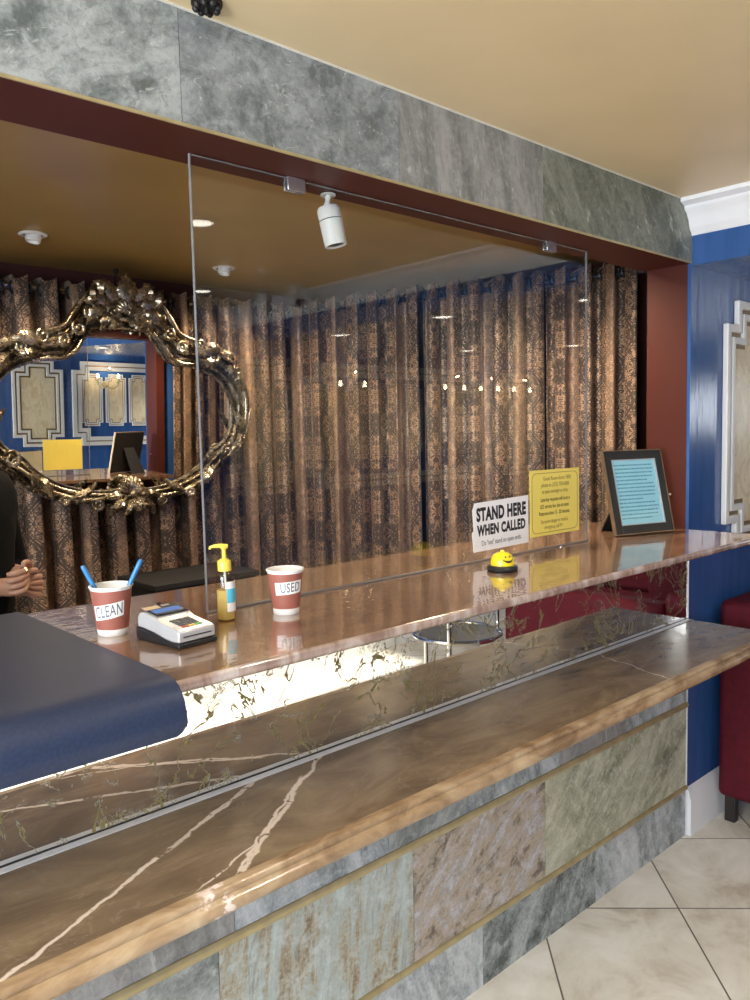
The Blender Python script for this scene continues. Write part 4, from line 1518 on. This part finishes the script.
for i_, (x, y) in enumerate(((-1.2, -1.02), (-2.9, -1.0), (-2.2, -2.0), (-.5, -2.2))):
    downlight(x, y, CZ)
for x, y in ((.17, -1.1), (.33, -.38), (1.5, -2.1), (1.88, -1.5), (.2, -1.9)):
    downlight(x, y, HZ - .008)
# small pendant fixture at the very top of the picture
pe = thing('pendant_light', 'small dark iron pendant fixture at the lobby ceiling', 'ceiling light', (-1.945, -.050, CZ))
MB().lathe([(.028, 0), (.028, -.005), (.020, -.010), (.012, -.012)], 24).build('canopy', 'black_iron', pe)
mb = MB()
for k in range(8):
    a = 2 * pi * k / 8
    mb.sphere((.020 * cos(a), .020 * sin(a), -.010), .007, 5)
mb.build('rosette', 'black_iron', pe)
MB().tube([(0, 0, -.010), (0, 0, -.022)], .005, 10).build('stem', 'black_iron', pe)
# other lobby ceiling fixtures that mirror in the screen
pb = thing('pendant_bulb', 'small glass pendant bulb near the lobby ceiling', 'ceiling light', (-.53, -1.59, CZ))
MB().lathe([(.045, 0), (.045, -.01), (.02, -.016)], 24).build('canopy', 'light_white', pb)
MB().lathe([(.018, -.016), (.016, -.08), (.022, -.085)], 18).build('holder', 'chrome', pb)
MB().lathe([(.020, -.085), (.034, -.12), (.030, -.17), (.016, -.19), (.001, -.192)], 20, cap=False).build('bulb', 'white_plastic', pb)
dc = thing('dome_camera', 'white dome camera on the lobby ceiling', 'security camera', (-.18, -1.8, CZ))
MB().lathe([(.05, 0), (.05, -.012), (.02, -.018), (.016, -.05)], 24).build('mount', 'light_white', dc)
MB().sphere((0, 0, -.08), .042, 10).build('dome', 'white_plastic', dc)
MB().sphere((-.015, .030, -.088), .016, 8).build('lens', 'black_plastic', dc)

# ================================================================== WALL PANELS
def step_outline(w, h, s1):
    """rectangle with stepped corners (two steps of s1)."""
    a = s1
    return [(-w, -h + a), (-w + a, -h + a), (-w + a, -h), (w - a, -h), (w - a, -h + a), (w, -h + a), (w, h - a), (w - a, h - a), (w - a, h), (-w + a, h), (-w + a, h - a), (-w, h - a)]


def inset(o, w, h, s, d):
    return step_outline(w - d, h - d, s)


def wall_panel(label, loc, rz, w, h, s=.092, group='stepped wall panels', k=1.0):
    r = thing('wall_panel', label, 'wall panel', loc, rz, group)
    o0 = step_outline(w, h, s)
    o1 = step_outline(w - .030 * k, h - .030 * k, s)
    o2 = step_outline(w - .047 * k, h - .047 * k, s)
    o3 = step_outline(w - .072 * k, h - .072 * k, s)
    o4 = step_outline(w - .088 * k, h - .088 * k, s)
    MB().ring(o0, o1, 'y', -.021 * k, 0).build('outer_moulding', 'panel_white', r, smooth=0, bevel=.004 * k)
    MB().ring(o1, o2, 'y', -.006 * k, 0).build('gold_line', 'panel_gold', r, smooth=0)
    MB().ring(o2, o3, 'y', -.020 * k, 0).build('inner_moulding', 'panel_white', r, smooth=0, bevel=.003 * k)
    MB().ring(o3, o4, 'y', -.006 * k, 0).build('gold_line', 'panel_gold', r, smooth=0)
    MB().prism(o4, 'y', -.008 * k, 0).build('burl_panel', 'panel_cream', r, smooth=0)
    return r


wall_panel('cream stepped wall panel on the blue wall right of the counter', (.255 + .36, -.0005, 1.506), 0, .36, .468)
wall_panel('cream stepped wall panel on the lobby back wall beside the small window', (.21, YB + .0005, 1.56), pi, .25, .43)
bigp = thing('wall_panel', 'wide cream stepped frame enclosing smaller panels on the lobby back wall', 'wall panel', (1.45, YB + .0005, 1.56), pi, 'stepped wall panels')
ob = step_outline(.90, .43, .09)
MB().ring(ob, step_outline(.862, .392, .09), 'y', -.034, 0).build('outer_moulding', 'panel_white', bigp, smooth=0)
MB().ring(step_outline(.862, .392, .09), step_outline(.85, .38, .09), 'y', -.012, 0).build('gold_line', 'panel_gold', bigp, smooth=0)
MB().ring(step_outline(.85, .38, .09), step_outline(.81, .34, .09), 'y', -.026, 0).build('inner_moulding', 'panel_white', bigp, smooth=0)
for i, x in enumerate((.76, 1.02, 1.28, 1.55, 1.82, 2.10)):
    wall_panel('narrow cream panel inside the wide frame, number %s from the window' % ('one two three four five six'.split()[i]), (x, YB + .0005, 1.60), pi, .115, .27, .034, 'stepped wall panels', .45)
wall_panel('cream stepped wall panel at the far end of the lobby back wall', (2.85, YB + .0005, 1.56), pi, .30, .43)


def sconce(label, x, z):
    r = thing('wall_sconce', label, 'wall lamp', (x, YB, z), 0, 'candle sconces')
    MB().lathe([(.035, 0), (.04, .008), (.03, .014), (.012, .02)], 20, (0, 0, -.07), 0, Matrix.Rotation(-pi / 2, 3, 'X')).build('back_plate', 'brass', r)
    for s_ in (-1, 1):
        pts = cr([(0, .02, -.07), (s_ * .05, .07, -.11), (s_ * .10, .09, -.08), (s_ * .11, .09, -.05)], 16)
        a = MB().tube(pts, .005, 8).build('arm', 'brass', r)
        MB().lathe([(.022, -.052), (.024, -.047), (.010, -.043), (.009, 0)], 16, (s_ * .11, .09, 0)).build('candle_cup', 'brass', a)
        MB().lathe([(.008, 0), (.011, .012), (.009, .025), (.004, .040), (.001, .044)], 16, (s_ * .11, .09, 0)).build('bulb', 'bulb_glow', a)
    d = bpy.data.lights.new('sconce_light', 'POINT')
    d.energy = 2
    d.color = (1, .78, .5)
    d.shadow_soft_size = .004
    l = bpy.data.objects.new('sconce_light', d)
    COL.objects.link(l)
    l.location = (x, YB + .12, z + .10)


for i, x in enumerate((.90, 1.95, 2.37, 2.80)):
    sconce('gilt two candle sconce, %s from the small window' % ('first second third fourth fifth'.split()[i]), x, 1.83)

# ================================================================== LOBBY FURNITURE
so = thing('sofa', 'burgundy upholstered sofa against the blue wall right of the counter', 'sofa', (.185, -.03, 0))
ln = 1.45
MB().box(0, ln, -.16, -.0, .10, .855).build('backrest', 'burgundy', so, bevel=.025, seg=4)
MB().box(.12, ln - .12, -.93, -.165, .14, .30).build('seat_base', 'burgundy', so, bevel=.02, seg=3)
MB().box(.125, ln - .125, -.95, -.17, .305, .45).build('seat_cushion', 'burgundy', so, bevel=.04, seg=4)
for x0 in (0, ln - .118):
    MB().box(x0, x0 + .118, -.96, -.162, .10, .80).build('armrest', 'burgundy', so, bevel=.03, seg=4)
for x0 in (.02, ln - .06):
    for y0 in (-.92, -.06):
        MB().prism([(x0 + .004, y0), (x0 + .036, y0), (x0 + .036, y0 + .04), (x0 + .004, y0 + .04)], 'z', 0, .10).build('leg', 'dark_wood', so, bevel=.003)

ta = thing('side_table', 'round two tier chrome and glass side table in the lobby', 'side table', (.15, -1.245, 0))
for z in (.22, .52):
    MB().tube([(.21 * cos(2 * pi * i / 40), .21 * sin(2 * pi * i / 40), z) for i in range(40)], .012, 8, closed=True).build('ring', 'chrome', ta)
    MB().lathe([(.001, -.003), (.206, -.003), (.206, .003), (.001, .003)], 40, (0, 0, z), cap=False).build('glass_shelf', 'glass_table', ta)
for k in range(3):
    a = .5 + 2 * pi * k / 3
    MB().tube([(.21 * cos(a), .21 * sin(a), 0), (.21 * cos(a), .21 * sin(a), .86)], .011, 10).build('leg', 'chrome', ta)
so2 = copy_tree(so)
so2['label'] = 'burgundy upholstered sofa against the lobby right wall'
so2['category'] = 'sofa'
so2.location = (3.55, -2.55, 0)
so2.rotation_euler = (0, 0, -pi / 2)
so2.location = (3.56, -.80, 0)

# staff monitor below the counter, seen only in the gilt mirror
mo = thing('desk_monitor', 'blue lit monitor on the staff desk behind the counter', 'monitor', (-.75, .52, .76))
MB().box(-.24, .24, -.012, .012, .05, .31).build('housing', 'black_plastic', mo, bevel=.004)
MB().box(-.225, .225, .0122, .0135, .065, .295).build('screen', 'screen_glow', mo, smooth=0)
MB().box(-.02, .02, -.02, -.0125, .01, .2).build('stand', 'black_plastic', mo)
MB().box(-.1, .1, -.08, .07, 0, .012).build('foot', 'black_plastic', mo, bevel=.003)
de = thing('staff_desk', 'dark staff desk shelf behind the counter', 'desk', (-1.2, .47, 0))
MB().box(-1.2, 1.15, -.29, .25, .73, .76).build('top', 'dark_wood', de, bevel=.003)
for x in (-1.15, 1.10):
    MB().box(x - .03, x + .03, -.25, .22, 0, .73).build('leg', 'dark_wood', de)

# screw head on the maroon jamb
sk = MB().lathe([(.004, 0), (.004, .002), (.002, .003)], 12, (-.0005, .07, 1.26), 0, Matrix.Rotation(-pi / 2, 3, 'Y')).build('screw_head', 'white_plastic')
tag(sk, 'small pale screw head on the maroon jamb above the picture frame', 'screw')

# shrub outside the window
sh = thing('shrub', 'green clipped shrub outside the small lobby window', 'shrub', (-.85, -4.6, -.3))
rnd = random.Random(2)
mb = MB()
for k in range(500):
    z = rnd.uniform(.1, 1.95)
    R_ = .26 * sqrt(max(.05, 1 - ((z - .9) / 1.15) ** 2))
    a = rnd.uniform(0, 2 * pi)
    c = Vector((R_ * cos(a), R_ * sin(a), z))
    d1 = Vector((rnd.uniform(-1, 1), rnd.uniform(-1, 1), rnd.uniform(-1, 1))).normalized() * .07
    d2 = d1.orthogonal().normalized() * .035
    mb.add([c - d1, c + d2, c + d1, c - d2], [(0, 1, 2, 3)])
mb.build('foliage', 'leaf', sh, smooth=0)
MB().tube([(0, 0, 0), (0, 0, 1.2)], [.03, .015], 8).build('stem', 'dark_wood', sh)
MB().lathe([(.22, .1), (.24, .9), (.16, 1.7), (.02, 1.95)], 16).build('inner_foliage', 'leaf', sh)

# ================================================================== PERSON
def skin_mesh(name, verts, edges, radii, m, parent, root=0, sub=2):
    me = bpy.data.meshes.new(name)
    me.from_pydata([tuple(v) for v in verts], edges, [])
    o = bpy.data.objects.new(name, me)
    COL.objects.link(o)
    me.materials.append(M[m])
    sk_ = o.modifiers.new('skin', 'SKIN')
    for i, r in enumerate(radii):
        rr = r if isinstance(r, tuple) else (r, r)
        me.skin_vertices[0].data[i].radius = rr
        me.skin_vertices[0].data[i].use_root = (i == root)
    sk_.use_smooth_shade = True
    sb = o.modifiers.new('sub', 'SUBSURF')
    sb.levels = sub
    sb.render_levels = sub
    o.parent = parent
    return o


PB = Vector((-2.115, 1.09, 0))
FA = Vector((.62, -.78, 0)).normalized()     # facing
SA = Vector((-FA.y, FA.x, 0))                # person's left
per = thing('person', 'person in black clothing standing behind the counter with hands clasped', 'person', PB)


def pv(f, s, z):
    return FA * f + SA * s + Vector((0, 0, z))


HC = Vector((-1.995, .925, 1.118)) - PB       # clasped hands centre
# body skeleton (skin coloured): pelvis, spine, neck, head, legs, arms
V, E, R_ = [], [], []


def add(p, r, frm=None):
    V.append(p)
    R_.append(r)
    if frm is not None:
        E.append((frm, len(V) - 1))
    return len(V) - 1


pel = add(pv(0, 0, .93), .125)
sp1 = add(pv(.01, 0, 1.08), .115, pel)
sp2 = add(pv(.0, 0, 1.24), .13, sp1)
sp3 = add(pv(-.01, 0, 1.38), .105, sp2)
nk = add(pv(-.01, 0, 1.46), .052, sp3)
nk2 = add(pv(.005, 0, 1.51), .05, nk)
hd = add(pv(.02, 0, 1.58), (.078, .082), nk2)
hd2 = add(pv(.015, 0, 1.65), (.076, .085), hd)
hd3 = add(pv(.0, 0, 1.70), .05, hd2)
for s_ in (-1, 1):
    hip = add(pv(0, .09 * s_, .86), .085, pel)
    kn = add(pv(.02, .10 * s_, .48), .058, hip)
    an = add(pv(-.02, .105 * s_, .09), .038, kn)
    to = add(pv(.13, .12 * s_, .035), .032, an)
for s_ in (-1, 1):
    shd = add(pv(-.01, .165 * s_, 1.37), .058, sp3)
    el = add(pv(.01, .235 * s_, 1.10), .042, shd)
    w0 = HC + SA * (.05 * s_) - FA * .045 + Vector((0, 0, .012 if s_ > 0 else -.006))
    fm = add((V[el] * .45 + w0 * .55) + Vector((0, 0, -.01)), .034, el)
    wr = add(w0, .025, fm)
    pm = add(HC + SA * (.015 * s_) + FA * .0 + Vector((0, 0, .014 if s_ > 0 else -.012)), .030, wr)
skin_mesh('body', V, E, R_, 'skin', per, pel)


# hands: palm + five fingers each, clasped
def hand(sgn, nm):
    """sgn +1: left hand on top, wrapping over the other; fingers run towards -sgn side and curl round."""
    V2, E2, R2 = [], [], []
    dz = .014 if sgn > 0 else -.014
    c = HC + Vector((0, 0, dz))
    ax = (-SA * sgn)                    # direction the fingers run
    wrist = c - ax * .055 - FA * .035
    def ad(p, r, fr=None):
        V2.append(p)
        R2.append(r)
        if fr is not None:
            E2.append((fr, len(V2) - 1))
        return len(V2) - 1
    w = ad(wrist, .024)
    pa = ad(c - ax * .022 - FA * .004, (.028, .022), w)
    lens = (.038, .043, .040, .032)
    for k in range(4):
        zz = .026 - .0175 * k
        kn_ = ad(c + ax * .012 + FA * (.020 - .002 * abs(k - 1)) + Vector((0, 0, zz * .8)), .0098, pa)
        m1 = ad(c + ax * (.012 + lens[k] * .75) + FA * (.030) + Vector((0, 0, zz - .004)), .0086, kn_)
        m2_ = ad(c + ax * (.012 + lens[k] * 1.15) + FA * (.012) + Vector((0, 0, zz - .008)), .0080, m1)
        ad(c + ax * (.012 + lens[k] * 1.10) - FA * (.010) + Vector((0, 0, zz - .011)), .0068, m2_)
    t1 = ad(c - ax * .020 + FA * .008 + Vector((0, 0, .030)), .012, pa)
    t2 = ad(c + ax * .008 + FA * .022 + Vector((0, 0, .042)), .0098, t1)
    ad(c + ax * .034 + FA * .026 + Vector((0, 0, .041)), .0078, t2)
    return skin_mesh(nm, V2, E2, R2, 'skin', per, 0)


h1 = hand(1, 'hand')
h2_ = hand(-1, 'hand')
rg = HC + Vector((0, 0, .014)) - SA * .030 + FA * .024 + Vector((0, 0, .020))
MB().tube([rg + FA * (.0105 * cos(2 * pi * i / 16)) + Vector((0, 0, .0105 * sin(2 * pi * i / 16))) for i in range(16)], .002, 6, closed=True).build('ring', 'gold', per)
# clothing
V, E, R_ = [], [], []
pel = add(pv(0, 0, .95), (.150, .150))
a1 = add(pv(.015, 0, 1.08), (.145, .150), pel)
a2 = add(pv(.01, 0, 1.24), (.150, .150), a1)
a3 = add(pv(-.01, 0, 1.37), (.125, .12), a2)
a4 = add(pv(-.01, 0, 1.44), (.065, .065), a3)
for s_ in (-1, 1):
    shd = add(pv(-.01, .165 * s_, 1.37), .072, a3)
    el = add(pv(.01, .235 * s_, 1.10), .056, shd)
    w0 = HC + SA * (.05 * s_) - FA * .045
    fm = add((V[el] * .62 + w0 * .38) + Vector((0, 0, -.006)), .045, el)
skin_mesh('black_top', V, E, R_, 'black_cloth', per, pel)
V, E, R_ = [], [], []
pel = add(pv(0, 0, .94), (.135, .14))
for s_ in (-1, 1):
    hip = add(pv(0, .09 * s_, .84), .100, pel)
    kn = add(pv(.02, .10 * s_, .48), .075, hip)
    an = add(pv(-.02, .105 * s_, .10), .060, kn)
skin_mesh('trousers', V, E, R_, 'black_cloth', per, pel)
for s_ in (-1, 1):
    c = pv(.04, .115 * s_, .0)
    mb = MB()
    mb.sphere(c + Vector((0, 0, .042)) + FA * .02, .04, 8, 0, (1, 1, 1))
    mb.tube([c - FA * .07 + Vector((0, 0, .035)), c + FA * .04 + Vector((0, 0, .035)), c + FA * .12 + Vector((0, 0, .028))], [.034, .036, .026], 12)
    mb.build('shoe', 'black_plastic', per)
# face and hair
mb = MB()
for i in range(9):
    for j in range(14):
        a = -pi * .95 + 2 * pi * .95 * j / 13
        if abs(a) < .8 and i < 6:
            continue
        z = 1.55 + .02 * i
        r = .092 * sqrt(max(.05, 1 - ((z - 1.62) / .125) ** 2))
        mb.sphere(pv(.010 + r * cos(a) * 1.02, r * sin(a), z), .026, 5)
mb.sphere(pv(-.005, 0, 1.68), .088, 10, 0, (1, 1, .75))
mb.build('hair', 'hair', per, smooth=60)
for s_ in (-1, 1):
    e_ = MB().sphere(pv(.088, .032 * s_, 1.622), .011, 8).build('eye', 'eye_white', per)
    MB().sphere(pv(.097, .032 * s_, 1.622), .005, 6).build('iris', 'hair', e_)
    MB().sphere(pv(.0, .083 * s_, 1.61), .02, 8, 0, (.6, .6, 1.3)).build('ear', 'skin', per)
mb = MB()
mb.tube([pv(.094, 0, 1.63), pv(.106, 0, 1.603), pv(.113, 0, 1.588), pv(.098, 0, 1.578)], [.007, .010, .013, .009], 10)
mb.build('nose', 'skin', per)
MB().tube([pv(.090, -.024, 1.552), pv(.099, 0, 1.550), pv(.090, .024, 1.552)], [.003, .006, .003], 8).build('mouth', 'cup_brown', per)
